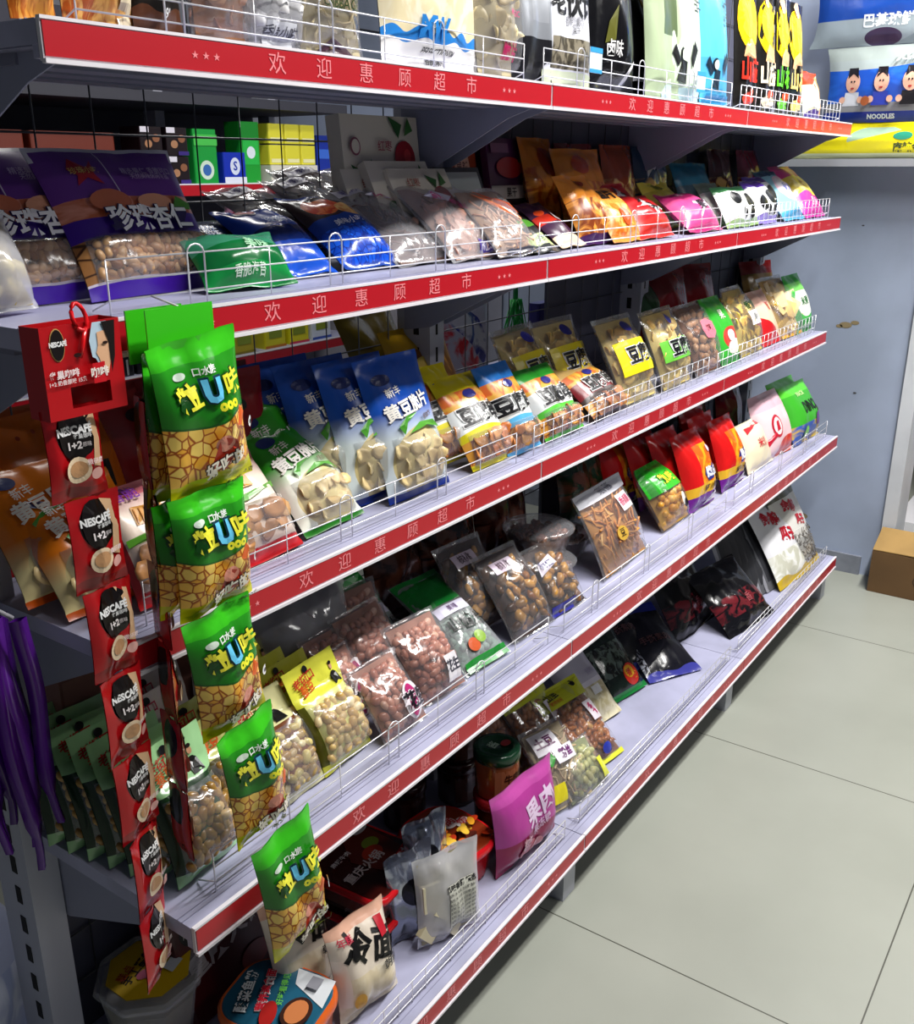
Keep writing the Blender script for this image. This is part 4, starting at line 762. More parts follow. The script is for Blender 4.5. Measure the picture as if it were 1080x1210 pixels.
bag('d5','candy_bag','clear bag with flat green top and black brush lettering','snack bag',clear=film('#e8f4ec',haze=.22),decs=[('r',.0,.62,1,1,'#0c7a2a'),('r',.15,.50,.85,.60,'#d8d4e8'),('t','美味',.5,.55,.014,'#4a1a5a'),('t','山楂片',.55,.38,.032,'#0e1012',{'bold':.05,'rot':-6}),('r',.05,.0,.95,.09,'#1a8a2c'),('e',.35,.18,.016,.012,'#c85a30'),('e',.55,.22,.014,.012,'#8ab040')],cont=('bit',grains('#a8b0b0','#d0d8d8','#90a098'),.014,(.1,.9,.1,.55)),core=flat('#8a9a94',.6),t=.04,wr=.7,group='green topped clear bags',
  copies=[cp(-.11,.10,'clear bag with flat green top, darker one leaning behind',.0,3,-6)])
wal=grains('#3c1c0c','#8a5020','#d8a04c',.18)
bag('d6','walnut_bag','clear bag of dark brown glazed walnuts, left of the pair','walnut bag',clear=film(haze=.07),decs=[('r',.15,.72,.6,.86,'#c8b8c8'),('t','核桃',.38,.79,.018,'#3a1a2a')],cont=('crumb',wal,.017),t=.05,group='clear walnut bags',copies=[cp(-.05,.07,'clear bag of dark glazed walnuts behind, with a red tag',.01,0,-8)])
bag('d6b','walnut_bag','clear bag of glazed walnuts with a blue corner, right of the pair','walnut bag',clear=film(haze=.07),decs=[('r',.05,.0,.6,.13,'#2a2a8a'),('p',[(.1,.55),(.5,.65),(.5,.8),(.15,.72)],'#d8d0dc'),('t','桃仁',.3,.68,.018,'#2a2a6a')],cont=('crumb',wal,.017),t=.05,group='clear walnut bags')
def clam(x,y,z,lab):
    t=empty('clear_food_tub',(x,y,z)); tag(t,lab,'food tub','round clear food tubs')
    mb=MB(); mb.lathe([(.055,0),(.058,.004),(.07,.05),(.074,.052)],film(haze=.12),28,cap=False); mb.build('tub',t)
    mb=MB(); mb.lathe([(.075,.052),(.076,.056),(.07,.060),(.055,.066),(.03,.069),(.001,.070)],film(haze=.12),28,cap=False); mb.build('lid',t)
    mb=MB(); rg=random.Random(5); mb.lathe([(.05,.004),(.063,.04),(.0,.045)],flat('#3a1c14',.6),20,cap=False)
    for i in range(60):
        a=rg.random()*6.28;r=.055*math.sqrt(rg.random()); vs,fs=piece('bit',rg); mb.add([Vector((r*math.cos(a),r*math.sin(a),.042+rg.random()*.008))+q*.009 for q in vs],fs,brown,smooth=True)
    o=mb.build('dried_fruit',t); o['kind']='stuff'
clam(1.66,.95,.575,'round clear tub of dark snacks, bottom of the stack'); clam(1.655,.955,.647,'round clear tub of dark snacks, top of the stack'); clam(1.82,1.0,.575,'round clear tub of dark snacks beside the stack')
POS['d8']=(1.86,.845,.575,2,27,.235,.19)
bag('d8','fried_bean_bag','large clear bag of golden fried strips with a white header','snack bag',clear=film(haze=.08),decs=[('r',.0,.84,1,1,'#e0e0e8'),('t','美味香酥',.55,.92,.018,'#6a6a7a'),('r',.55,.60,.85,.80,'#eee8ee'),('t','香酥脆',.7,.70,.022,'#c02a5a'),('e',.35,.4,.02,.016,'#c8a040'),('t','豆',.35,.4,.02,'#3a2a1a')],cont=('stick',grains('#e0a04c','#f6d088','#c87828'),.013,(.06,.94,.06,.78),1.2),t=.055)
POS['d9']=(2.17,.86,.575,0,36,.165,.165)
bag('d9','corn_snack_bag','green topped round bag of golden balls beside the red bags','snack bag',clear=film(haze=.05),decs=[('r',.0,.52,1,1,'#2eb82a'),('t','粒U味',.5,.68,.03,'#f0e83a',{'bold':.04,'out':'#1a6a1a'}),('e',.62,.30,.014,.016,'#f0ece0'),('e',.7,.22,.01,.01,'#15151a')],cont=('ball',grains('#ecb43c','#fce080','#d89428'),.017,(.08,.92,.06,.52),1.1,None,'corn_balls'),t=.07,ga=.3)
def redbag(pid,label,**k):
    return bag(pid,'potato_snack_bag',label,'snack bag',D('#c8141c',[('rect',.32,.2,.95,.85,('noise','#e0a020','#d8601c',4)),('rect',0,.2,.34,.9,'#d01818'),('band',.80,1,'#d41c1c'),('band',.18,.30,'#e0b030'),('band',0,.18,'#6a1e88')],rough=.2),
      [('p',[(.42,.42),(.5,.5),(.6,.47),(.72,.53),(.9,.5),(.88,.36),(.7,.33),(.52,.32)],'#2a2a7a'),('t','脆皮',.66,.42,.030,'#f0f0f8',{'bold':.05}),('t','好吃小薯条',.6,.24,.016,'#3a1a14',{'bold':.04}),('e',.75,.72,.008,.010,'#f0c0d0'),('p',[(.5,.02),(.95,.03),(.9,.14),(.7,.15)],'#e8e0e0')],t=.06,group='red potato snack bags',wr=1.4,**k)
POS['d10']=(2.33,.86,.575,-2,20,.165,.2)
redbag('d10','red potato snack bag with blue badge and purple foot, nearest one',copies=[cp(-.02,.055,'red potato snack bag directly behind the nearest red one'),cp(-.05,.11,'red potato snack bag at the rear, half in shade'),cp(-.12,.16,'red potato snack bag against the wire back')])
redbag('d11','red potato snack bag beside the nearest one, second from the left',copies=[cp(.0,.055,'red potato snack bag behind the second front one'),cp(.05,.10,'red potato snack bag at the rear right of the red group'),cp(.12,.14,'red potato snack bag farthest back on the right')])
bag('d12','snack_bag','cream bag with red band right of the red potato snacks','snack bag',D('#e4dcc0',[('wave',.28,.04,5,0,('noise','#e8d890','#d8a050',6)),('band',0,.10,'#7ab848'),('slant',.35,.5,'#e4d8b8')]),[('p',[(.2,.75),(.9,.88),(.85,.98),(.2,.88)],'#c83038'),('t','米饼',.5,.5,.03,'#c8303c')],t=.04)
bag('d13','snack_bag','pink white bag with a red ring emblem above strawberries','snack bag',D('#e8c8cc',[('ell',.7,.12,.35,.16,('noise','#c82a20','#e05a3a',6)),('band',.75,1,'#dcb4c0')]),[('e',.35,.48,.035,.035,'#c01c34'),('e',.35,.48,.027,.027,'#f0dcdc'),('p',[(.3,.4),(.4,.42),(.4,.56),(.32,.55)],'#c01c34'),('p',[(.1,.22),(.3,.34),(.26,.4),(.06,.3)],'#c01c34')],t=.06,ga=.15)
bag('d14','snack_bag','green bag with dark DINO lettering at the far end of the fourth shelf','snack bag',D('#3ca82c',[('band',.0,.3,('noise','#3a5aa8','#c8a838',4)),('band',.82,1,'#58c838')]),[('t','DINO',.55,.55,.05,'#101a10',{'bold':.04,'sx':.8}),('t','SNACK',.45,.80,.02,'#d8f4a8'),('e',.75,.3,.02,.022,'#6a3a8a'),('e',.9,.42,.015,.018,'#e8a030'),('e',.3,.15,.02,.02,'#78c83a')],t=.06,copies=[cp(.04,.05,'white and green bag just behind the DINO bag')])
for x,y,c,lb in [(2.72,1.04,'#5a0e18','glossy maroon bag at the rear under the third shelf, far half'),(2.95,1.02,'#6a1020','glossy maroon bag at the rear behind the green DINO bag'),(2.0,1.03,'#14301a','blackish green bag in shade behind the golden strips'),(1.72,1.08,'#3a100e','blackish red bag in shade behind the clear tubs'),(1.50,1.06,'#2a1210','dark brown bag in shade behind the walnuts'),(1.36,1.08,'#3a1a14','reddish brown bag in shade above the green topped bags')]:
    POS['x']=(x,y,.577,0,8,.2,.22); bag('x','snack_bag',lb,'snack bag',D(c,[('band',.3,.7,('noise',c,'#6a3a2a',5))],rough=.18),t=.05,wr=2)
POS['d16']=(1.03,1.0,.577,-2,10,.2,.19)
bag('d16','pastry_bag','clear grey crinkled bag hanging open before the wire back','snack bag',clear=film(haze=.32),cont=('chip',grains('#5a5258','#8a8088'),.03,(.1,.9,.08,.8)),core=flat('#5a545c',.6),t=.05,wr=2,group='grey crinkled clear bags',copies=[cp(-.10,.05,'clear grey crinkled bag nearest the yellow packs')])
mb=MB(); mb.box(-.105,0,0,.105,.05,.21,flat('#8a5f55',.7,var=8)); S=Surf(.21,.21,0); S.P=lambda u,v,off=0,back=False:((u-.5)*.21,-off,v*.21)
add_decals(mb,S,[('r',.02,.05,.38,.93,'#946a60'),('e',.2,.5,.025,.02,'#7a4a42'),('r',.42,.05,.98,.93,'#80554c')],.0006)
tag(mb.build('carton',loc=(.73,1.065,.575)),'pinkish brown carton standing at the rear behind the green packs','carton')
# ---------------- base shelf
def rrect(w,d,r,n=6):
    pts=[]
    for cx,cy,a0 in ((w/2-r,d/2-r,0),(-w/2+r,d/2-r,90),(-w/2+r,-d/2+r,180),(w/2-r,-d/2+r,270)):
        for k in range(n+1): a=R_(a0+90*k/n); pts.append((cx+r*math.cos(a),cy+r*math.sin(a)))
    return pts
def loft(mb,rings,mat,cap=(1,1),smooth=True):
    n=len(rings[0][0]); vs=[(x,y,z) for pts,z in rings for x,y in pts]
    fs=[(i*n+k,i*n+(k+1)%n,(i+1)*n+(k+1)%n,(i+1)*n+k) for i in range(len(rings)-1) for k in range(n)]
    mb.add(vs,fs,mat,smooth=smooth)
    if cap[0]: mb.add([vs[k] for k in range(n)],[tuple(range(n))[::-1]],mat)
    if cap[1]: mb.add([vs[-n+k] for k in range(n)],[tuple(range(n))],mat)
class Flat:
    def __init__(s,w,h,z): s.w,s.h,s.z=w,h,z
    def P(s,u,v,off=0,back=False): return ((u-.5)*s.w,(v-.5)*s.h,s.z+off)
def top_decals(mb,w,h,z,decs,offs=.0008): add_decals(mb,Flat(w,h,z),decs,offs)
def tray(x,y,z,yaw,w,d,h,r,body,lidm,decs,name,label,cat,group=None,rim=None,food=None):
    t=empty(name,(x,y,z),(0,0,R_(yaw))); tag(t,label,cat,group)
    mb=MB(); loft(mb,[(rrect(w*.82,d*.82,r*.8),0),(rrect(w*.86,d*.86,r*.85),.004),(rrect(w*.95,d*.95,r),h*.8),(rrect(w,d,r),h*.82)],body,(1,0)); mb.build('tray',t)
    if food:
        mb=MB(); loft(mb,[(rrect(w*.78,d*.78,r*.8),.004),(rrect(w*.9,d*.9,r),h*.74)],food); mb.build('filling',t)
    mb=MB(); loft(mb,[(rrect(w,d,r),h*.8),(rrect(w*1.01,d*1.01,r),h*.84),(rrect(w*1.01,d*1.01,r),h*.95),(rrect(w*.97,d*.97,r),h)],rim or lidm,(1,1))
    loft(mb,[(rrect(w*.93,d*.93,r*.9),h),(rrect(w*.91,d*.91,r*.9),h+.0015)],lidm,(0,1))
    top_decals(mb,w*.9,d*.9,h+.0018,decs); mb.build('lid',t); return t
redp=flat('#c4141c',.2); 
hotlid=flat('#3c100c',.12,bump=.15)
hdec=[('p',[(.45,.15),(.9,.2),(.97,.8),(.6,.9),(.35,.6)],'#5a1a10'),('e',.75,.62,.018,.014,'#6a7a20'),('e',.62,.5,.022,.016,'#a83018'),('t','重庆火锅',.36,.42,.024,'#c8b8b8',{'bold':.02}),('p',[(.62,.05),(.95,.05),(.95,.3),(.7,.25)],'#b8101a'),('t','自热',.8,.17,.026,'#e8d0d4',{'bold':.04}),('e',.86,.84,.018,.008,'#b0a8a8'),('t','麻辣牛肉',.3,.7,.012,'#d8d0d0')]
lab_hot='black topped red rimmed self heating hotpot tray, %s'
for i,(x,y,z,lb) in enumerate([(1.055,.93,.1615,'bottom of the stack'),(1.058,.932,.2195,'top of the stack')]):
    t=tray(x,y,z,4,.165,.175,.056,.028,film(haze=.1),hotlid,hdec,'hotpot_tray',lab_hot%lb,'meal tray','hotpot trays on the base shelf',rim=redp,food=flat('#b03a18',.4,var=40))
t=tray(1.235,.89,.1615,-8,.15,.165,.075,.055,redp,D('#7a2a10',[]),[('e',.3,.8,.016,.016,'#e0d4d4'),('e',.48,.72,.016,.016,'#e0d4d4'),('e',.66,.6,.016,.016,'#e0d4d4'),('e',.82,.48,.016,.016,'#e0d4d4'),('t','小',.3,.8,.024,'#b8141c'),('t','火',.48,.72,.024,'#b8141c'),('t','锅',.66,.6,.024,'#b8141c'),('t','饭',.82,.48,.024,'#b8141c')]+[('e',random.uniform(.12,.9),random.uniform(.08,.45),.012,.007,random.choice(['#e8a028','#f0c040','#c83a18','#d8601c','#4a1a10']),random.uniform(0,180)) for _ in range(26)],'meal_bowl','red rimmed meal bowl with four round white characters on its lid','meal tray',rim=redp)
# dark hotpot packs leaning under the fourth shelf
def bigbox(x,y,z,yaw,lean,w,h,th,m,decs,name,label,cat,group=None):
    mb=MB(); pts=rrect(w,th,.006,2); loft(mb,[(pts,0),(pts,h)],m,smooth=False)
    for i in range(len(mb.v)): a,b2,c=mb.v[i]; mb.v[i]=(a,b2+th/2,c)
    S=Surf(w,h,0); S.P=lambda u,v,off=0,back=False:((u-.5)*w,-off,v*h); add_decals(mb,S,decs,.0008)
    o=mb.build(name); tag(o,label,cat,group); place(o,(x,y,z,yaw,lean)); return o
hb=[('e',.2,.75,.02,.022,'#15100f'),('t','麻辣',.2,.75,.015,'#b8b0b0'),('t','重庆火锅',.55,.5,.042,'#b8b0b0',{'bold':.03,'rot':10}),('e',.8,.2,.03,.02,'#7a1a14')]
bigbox(.80,.985,.162,2,14,.17,.20,.05,flat('#4a1216',.35),hb,'hotpot_pack','dark red hotpot pack with brush lettering behind the teal bowl','meal pack','dark red hotpot packs')
bigbox(.93,1.03,.162,2,10,.15,.19,.05,flat('#3c0e12',.35),hb,'hotpot_pack','dark red hotpot pack standing behind the hotpot tray stack','meal pack','dark red hotpot packs')
tray(.775,.865,.1615,12,.135,.16,.085,.045,flat('#d8601c',.3),flat('#1e5a74',.3),[('p',[(.55,.0),(.98,.05),(.98,.5),(.75,.42)],'#d8dce0'),('t','酸菜鱼粉',.42,.82,.020,'#f0f4f4',{'bold':.03,'rot':18,'out':'#14303c','ow':.08}),('t','营养速食面',.52,.64,.016,'#d8283a',{'bold':.05,'rot':18,'out':'#f0e8e8','ow':.1}),('t','好吃看得见',.6,.48,.012,'#6ac040',{'rot':18}),('e',.2,.45,.024,.012,'#a8201c',18),('e',.35,.2,.028,.022,'#3a2018'),('e',.35,.2,.022,.016,'#c87a48'),('r',.72,.15,.9,.28,'#8a8a92')],'noodle_bowl','teal lidded noodle bowl with an orange rim at the near end','meal tray',rim=flat('#d8601c',.3))
# clear octagonal tub with yellow label
t=empty('food_tub',(.682,1.035,.1615)); tag(t,'clear eight sided tub with a yellow label beside the slotted post','food tub')
oct=lambda r:[(r*math.cos(R_(22.5+45*k)),r*math.sin(R_(22.5+45*k))) for k in range(8)]
mb=MB(); loft(mb,[(oct(.058),0),(oct(.074),.105)],film(haze=.25),(1,0),False); mb.build('tub',t)
mb=MB(); loft(mb,[(oct(.054),.004),(oct(.068),.085)],flat('#8a8468',.6,var=30),smooth=False); mb.build('filling',t)
mb=MB(); loft(mb,[(oct(.080),.105),(oct(.082),.112),(oct(.078),.118),(oct(.072),.119)],film(haze=.25),(0,1),False)
oc=[(.5+a*.5/.066,.5+b2*.5/.066) for a,b2 in oct(.063)]
top_decals(mb,.132,.132,.1195,[('p',oc,'#d8b010'),('t','手工蛋黄酥',.5,.62,.018,'#2a1a10',{'bold':.03,'rot':20}),('e',.48,.40,.014,.010,'#3a4aa0'),('e',.40,.46,.012,.008,'#d86a8a'),('p',[(.6,.22),(.8,.28),(.76,.42),(.58,.36)],'#c8ccd0'),('t','糕点',.28,.62,.016,'#b83a10',{'rot':20})]); mb.build('lid',t)
# rice cake packs
POS['e6']=(.905,.80,.162,-8,12,.12,.16); POS['e6b']=(.86,.885,.162,-4,12,.12,.195)
for pid,lb in (('e6','milky rice cake pack with black brush lettering, front one'),('e6b','milky rice cake pack with black brush lettering, rear left one')):
    bag(pid,'rice_cake_pack',lb,'rice cake pack',D('#dccfbe',[('band',.9,1,'#d8a890'),('band',0,.5,('noise','#d8c8a8','#eadfca',3)),('rect',0,.2,.12,.7,'#e8d8c8')],rough=.22),
      [('t','冷面',.55,.68,.052,'#0e0c0c',{'bold':.05,'rot':-18}),('e',.28,.72,.008,.012,'#0e0c0c',-30),('r',.72,.72,.84,.9,'#c02030'),('t','年糕',.2,.86,.014,'#c0304a'),('e',.2,.25,.01,.014,'#d8a030'),('t','朝鲜',.8,.45,.02,'#15100e')],t=.05,group='milky rice cake packs')
POS['e7']=(1.065,.835,.162,-14,6,.10,.165); POS['e5']=(1.10,.785,.162,-19,5,.13,.168)
bag('e7','foil_bag','dark silver crinkled foil bag between the hotpot trays and milky pouch','foil bag',D('#7a7f90',[('band',.5,.9,('noise','#8a90a4','#c0c6d4',5)),('ell',.4,.6,.2,.15,'#1a1a24')],metal=.75,rough=.2),[('p',[(.6,.3),(.9,.35),(.9,.5),(.65,.5)],'#d8dce0')],t=.035,wr=2,copies=[cp(.085,.03,'dark silver crinkled foil bag just behind the milky pouch')],group='dark silver foil bags')
bag('e5','dried_food_pouch','milky white see through pouch with a printed text panel','snack bag',clear=film(haze=.42),decs=[('r',.40,.16,.86,.66,'#c8c8bc'),('t','风味香肠 精选',.62,.62,.011,'#15151a',{'bold':.04})]+[('t','配料 水 食盐 白砂糖 香料',.62,.56-.048*i,.0055,'#4a4a4a') for i in range(8)],cont=('slab',grains('#cfc4a0','#e4dcc0'),.03,(.12,.88,.08,.7)),t=.035,wr=1.4)
bag('e8','candy_bag','magenta bag with pale slanted lettering standing at the fence','candy bag',D('#a8388c',[('wave',.36,.05,4,0,'#8a1448'),('band',.85,1,'#b84a9c')]),[('t','果肉',.6,.60,.05,'#d8c0dc',{'bold':.03,'rot':8}),('t','果冻糖',.58,.40,.020,'#c8a8c8',{'rot':8}),('e',.35,.2,.025,.02,'#b8505a'),('e',.5,.14,.02,.02,'#c87a80'),('t','糖',.3,.3,.03,'#d8a8b8')],t=.05)
def jar(x,y,z,lidc,bodyc,labc,txt,lab):
    t=empty('food_jar',(x,y,z)); tag(t,lab,'jar','brown jars on the base shelf')
    mb=MB(); mb.lathe([(.036,0),(.041,.004),(.043,.075),(.042,.08)],flat(bodyc,.15),32); 
    class C: w=.10;h=.05
    S=Surf(.1,.05,0); S.P=lambda u,v,off=0,back=False:((.0425+off)*math.sin((u-.5)*2.2),-(.0425+off)*math.cos((u-.5)*2.2),.012+v*.056)
    ob=mb.build('glass_jar',t); mb=MB(); add_decals(mb,S,[('r',0,0,1,1,labc),('t',txt,.5,.62,.020,'#2a1008',{'bold':.02}),('t','净含量500g',.5,.25,.008,'#3a1a10')],.0006); mb.build('paper_label',t)
    mb=MB(); mb.lathe([(.044,.078),(.0455,.08),(.0455,.097),(.043,.1),(.030,.1005),(.029,.0985),(.0,.0985)],flat(lidc,.2),32,cap=False); 
    top_decals(mb,.07,.07,.1012,[('e',.7,.35,.012,.009,'#8a1c1c'),('t','酱',.4,.55,.022,'#9ab09a')]); mb.build('jar_lid',t)
jar(1.372,.868,.1615,'#8a1820','#4a2014','#6a3020','香辣酱','brown sauce jar with red lid, lower of the front pair'); jar(1.372,.868,.2625,'#123a24','#8a4a2c','#9a5a3c','牛肉酱','brown sauce jar with dark green lid, stacked on the red lidded one')
jar(1.43,1.0,.1615,'#2a1210','#2e1610','#3e2018','香菇酱','dark sauce jar in shade at the rear, lower one'); jar(1.43,1.0,.2625,'#1a1210','#2e1610','#3e2018','香菇酱','dark sauce jar in shade at the rear, upper one'); jar(1.30,1.04,.1615,'#2a1210','#38201a','#4a2a20','豆瓣酱','dark sauce jar in shade behind the round lidded bowl')
gran=grains('#b8702c','#e0b068','#8a481c',.25)
hp=lambda:[('t','山里',.3,.90,.022,'#3a3a1a',{'bold':.03,'rot':6}),('e',.78,.92,.008,.008,'#15151a'),('t','散称休闲',.3,.82,.010,'#c8601a'),('r',.62,.45,.86,.68,'#d8d0d8'),('t','特产',.74,.56,.018,'#b0185a',{'bold':.04,'rot':-60}),('e',.62,.14,.014,.012,'#2a3aa8')]
POS['e10']=(1.70,.80,.162,-8,46,.17,.205)
bag('e10','crunchy_snack_bag','yellow header clear bag of caramel crunchy pieces on the base shelf','snack bag',clear=film(haze=.06),decs=[('r',0,.76,1,1,'#c8cc20'),('r',.0,.0,1,.06,'#d8dc40')]+hp(),cont=('crumb',gran,.014,(.07,.93,.05,.74),1.2),t=.045,group='yellow header clear bags',
  copies=[cp(-.07,.07,'yellow header clear bag tucked behind the caramel crunch one',.01,4,-8),cp(-.13,.12,'yellow header clear bag at the rear beside the green lidded jar',.0,6,-14)])
POS['e10b']=(1.545,.785,.162,-14,40,.125,.175)
bag('e10b','noodle_bag','clear bag of pale noodles with purple lettering right of the jars','noodle bag',clear=film(haze=.08),decs=[('r',.1,.66,.6,.92,'#e0dce4'),('r',.35,.5,.9,.68,'#e4e0e8'),('t','土豆',.33,.79,.024,'#5a1450',{'bold':.05}),('t','粉丝',.62,.59,.022,'#6a1a6a',{'bold':.05}),('p',[(.1,.55),(.3,.66),(.34,.58),(.22,.5)],'#3a9a3a'),('r',.02,.1,.3,.3,'#e0d42a')],cont=('stick',grains('#d8c498','#f0e8c8','#c8a888'),.011,None,1.1),t=.045)
POS['e10c']=(1.60,.775,.162,-6,42,.15,.11)
bag('e10c','bean_bag','clear bag of pale green beans at the fence below the crunchy bag','snack bag',clear=film(haze=.08),decs=[('r',.80,.1,.98,.5,'#d8dc40')],cont=('bean',grains('#a8b078','#d0d8a8','#c8c080'),.014),t=.04)
POS['e11b']=(1.86,.88,.165,-8,46,.15,.21)
bag('e11b','cereal_bag','grey white pack with dark red characters behind the yellow header bag','snack bag',D('#b8b4c4',[('band',0,.42,('noise','#c8bc90','#e0d8b8',7)),('band',.42,.48,'#d8d4e0')]),[('t','麦片',.4,.84,.034,'#7a2430',{'bold':.04}),('t','营养',.72,.56,.018,'#a8a0b8'),('r',.5,.3,.7,.4,'#eeeeee')],t=.04)
POS['e11']=(2.01,.885,.165,-10,44,.155,.185)
bag('e11','seaweed_bag','dark green bag with a red and yellow round badge lying alone','snack bag',D('#16241c',[('band',.3,.75,('noise','#1a1e1c','#5a6860',9)),('band',0,.08,'#1c7a38')],rough=.18),[('e',.68,.24,.030,.028,'#d82c1c'),('e',.64,.28,.018,.016,'#f0b020'),('t','香',.62,.26,.02,'#c8281c',{'bold':.04}),('t','辣',.74,.20,.02,'#f8d040',{'bold':.04})],t=.035)
bag('e12','snack_pack','long dark pack with a royal blue corner lying on the base shelf','snack pack',D('#14141c',[('band',.86,1,'#26308a'),('wave',.08,.02,9,0,'#3a3c90'),('rect',0,.1,.1,.9,('noise','#15151c','#c8ccd8',14))],rough=.2),[('t','手撕素肉',.5,.45,.026,'#5a3a3c'),('e',.3,.88,.01,.008,'#e0e0e8')],t=.035,copies=[cp(-.03,.08,'long dark pack lying behind the blue cornered one',.012,8,-6)],group='long dark packs on the base shelf')
bag('e12b','snack_bag','glossy black bag with reddish print lying under the fourth shelf','snack bag',D('#101014',[('band',.2,.5,('noise','#101014','#6a2028',7))],rough=.14),[('t','香',.6,.35,.03,'#9a4a50')],t=.05,wr=2,copies=[cp(-.12,.12,'glossy black bag behind, half in shade',.0,6,-16)],group='glossy black bags on the base shelf')
POS['e13']=(2.945,.80,.162,-6,33,.235,.265)
bag('e13','foil_bag','flat grey foil pack next to the white pack with red lettering','foil bag',D('#6c6d72',[('rect',.0,0,.06,1,'#a8a8b0'),('rect',.1,.1,.9,.9,'#3c3d42')],metal=.4,rough=.3),t=.012,wr=.8,group='flat grey foil packs',copies=[cp(-.036*(i+1),.010*(i+1),'flat grey foil pack, %s from the white lettered pack'%ords[i],.0,0,-2*i) for i in range(5)])
seed=[('t','金鸽',.4,.80,.046,'#b81428',{'bold':.06,'rot':-12}),('t','瓜子',.62,.55,.046,'#b81428',{'bold':.06,'rot':-12})]
bag('e14','seed_bag','white pack with large red brush characters, front one on the base shelf','seed bag',D('#e0e0e4',[('band',.0,.40,('noise','#c8c8b8','#eeeeea',5)),('wave',.10,.03,9,0,'#c8a828')]),seed,t=.04,group='white packs with red brush characters')
bag('e15','seed_bag','white pack with red brush characters and brown seed window at the end','seed bag',D('#d8d6d0',[('band',.85,1,'#6a6a58'),('wave',.08,.03,9,0,'#c8a828')]),[('t','金鸽',.45,.74,.042,'#b81428',{'bold':.06,'rot':-12}),('t','瓜子',.6,.55,.036,'#b81428',{'bold':.06,'rot':-12})],cont=('stick',grains('#6a5a38','#b8a478','#3a3020'),.008,(.12,.92,.10,.44),1.1,None,'sunflower_seeds'),t=.045,group='white packs with red brush characters')
# ---------------- hanging strips
nred=D('#b01018',[('ell',.52,.70,.36,.25,'#120c0c'),('wave',.12,.03,6,0,'#8a0c14')],rough=.2,bump=.5)
def sachet(par,i,x,y,z0,z1,yaw,w=.054):
    h=z1-z0; S=Surf(w,h,.010,i*1.3,seal=.07,wr=.8)
    dec=[('p',[(.62,.95),(.85,.9),(.92,.6),(.88,.30),(.72,.34),(.82,.6),(.78,.8)],'#d8b088'),('e',.46,.70,.017,.026,'#140c0c'),('t','NESCAFÉ',.46,.75,.0105,'#f0f0f0',{'bold':.05,'sx':.9}),('t','雀巢咖啡',.58,.68,.005,'#e0e0e0'),('t','1+2',.42,.59,.010,'#e8e0e0',{'bold':.04}),('t','原味',.62,.59,.005,'#b8b0b0'),
         ('e',.42,.33,.014,.013,'#e0c8a8'),('e',.42,.34,.010,.008,'#b88a60'),('e',.72,.26,.007,.006,'#e0a8a0'),('t','微研磨',.7,.40,.006,'#f0d8d8')]
    o=pack_mesh(S,nred,dec,nu=10,nv=14,offs=.0008).build('coffee_sachet',par); o.location=(x,y,z0); o.rotation_euler=(0,0,R_(yaw)); return o
t=empty('coffee_sachet_strip',(.545,.815,1.27)); tag(t,'red instant coffee sachet strip hanging at the near shelf corner, front one','coffee sachets','red coffee sachet strips')
def rel(p): return (p[0]-.545,p[1]-.815,p[2]-1.27)
pts=[(.530,1.190,1.100,0),(.541,1.099,1.003,6),(.546,1.002,.903,10),(.548,.902,.803,14),(.550,.802,.703,18),(.552,.702,.600,24),(.550,.599,.500,30)]
for i,(x,z1,z0,yw) in enumerate(pts): r=rel((x,.815,z0)); sachet(t,i+1,r[0],r[1],r[2],z1-1.27,yw,.064)
S=Surf(.086,.085,0); S.P=lambda u,v,off=0,back=False:((u-.5)*.086+.0*v,-.0145-off,v*.085)
mb=MB(); cr=flat('#b40e16',.3); mb.box(-.043,-.0145,.028,.043,-.0135,.085,cr); mb.box(-.043,-.0145,0,-.018,-.0135,.028,cr); mb.box(.026,-.0145,0,.043,-.0135,.028,cr); mb.box(-.018,-.0145,0,.026,-.0135,.008,cr)
mb.box(-.043,-.0135,0,-.0425,.0135,.085,cr); mb.box(.0425,-.0135,0,.043,.0135,.085,cr); mb.box(-.043,.0135,0,.043,.0142,.085,cr)
add_decals(mb,S,[('e',.19,.80,.0078,.015,'#c8a060'),('e',.19,.80,.007,.014,'#140c0c'),('t','NESCAFÉ',.19,.81,.006,'#f0f0f0',{'bold':.05,'sx':.75}),('t','雀巢咖啡',.22,.48,.008,'#f0e0e0',{'bold':.03}),('t','1+2 奶香原味 15条',.25,.40,.005,'#e8d8d8',{'bold':.02}),
  ('p',[(.62,.99),(.80,.99),(.78,.75),(.72,.58),(.66,.52),(.62,.6),(.58,.62),(.56,.8)],'#b8d0e0'),('p',[(.66,.88),(.80,.9),(.82,.6),(.76,.42),(.70,.46),(.66,.6),(.63,.66),(.66,.74)],'#e0b08a'),('p',[(.72,.99),(.9,.99),(.86,.6),(.80,.42),(.80,.75),(.76,.88)],'#17100e'),('e',.745,.76,.003,.0015,'#2a1a14'),('e',.68,.55,.0025,.0012,'#b83040'),
  ('p',[(.54,.34),(.70,.34),(.70,.56),(.54,.56)],'#c81420'),('t','咖啡',.62,.45,.010,'#f0e8e0',{'bold':.04}),('e',.36,.68,.004,.002,'#2a0a08')],.0006)
o=mb.build('hanging_card',t); o.location=(-.003,.0,-.088); o.rotation_euler=(0,0,R_(2))
mb=MB(); tie=flat('#d8141c',.2); mb.tube([(-.002+.007*math.cos(a/14*2*PI),-.014+.004*math.sin(a/14*2*PI),.002+.012*math.sin(a/14*2*PI)) for a in range(14)],.0022,tie,6,True); mb.tube([(.0,-.018,-.008),(-.006,-.019,-.025),(-.008,-.017,-.034)],.0022,tie,6); mb.build('plastic_tie',t)
t=empty('coffee_sachet_strip',(.618,.828,1.2)); tag(t,'red instant coffee sachet strip turned edge on behind the front one','coffee sachets','red coffee sachet strips')
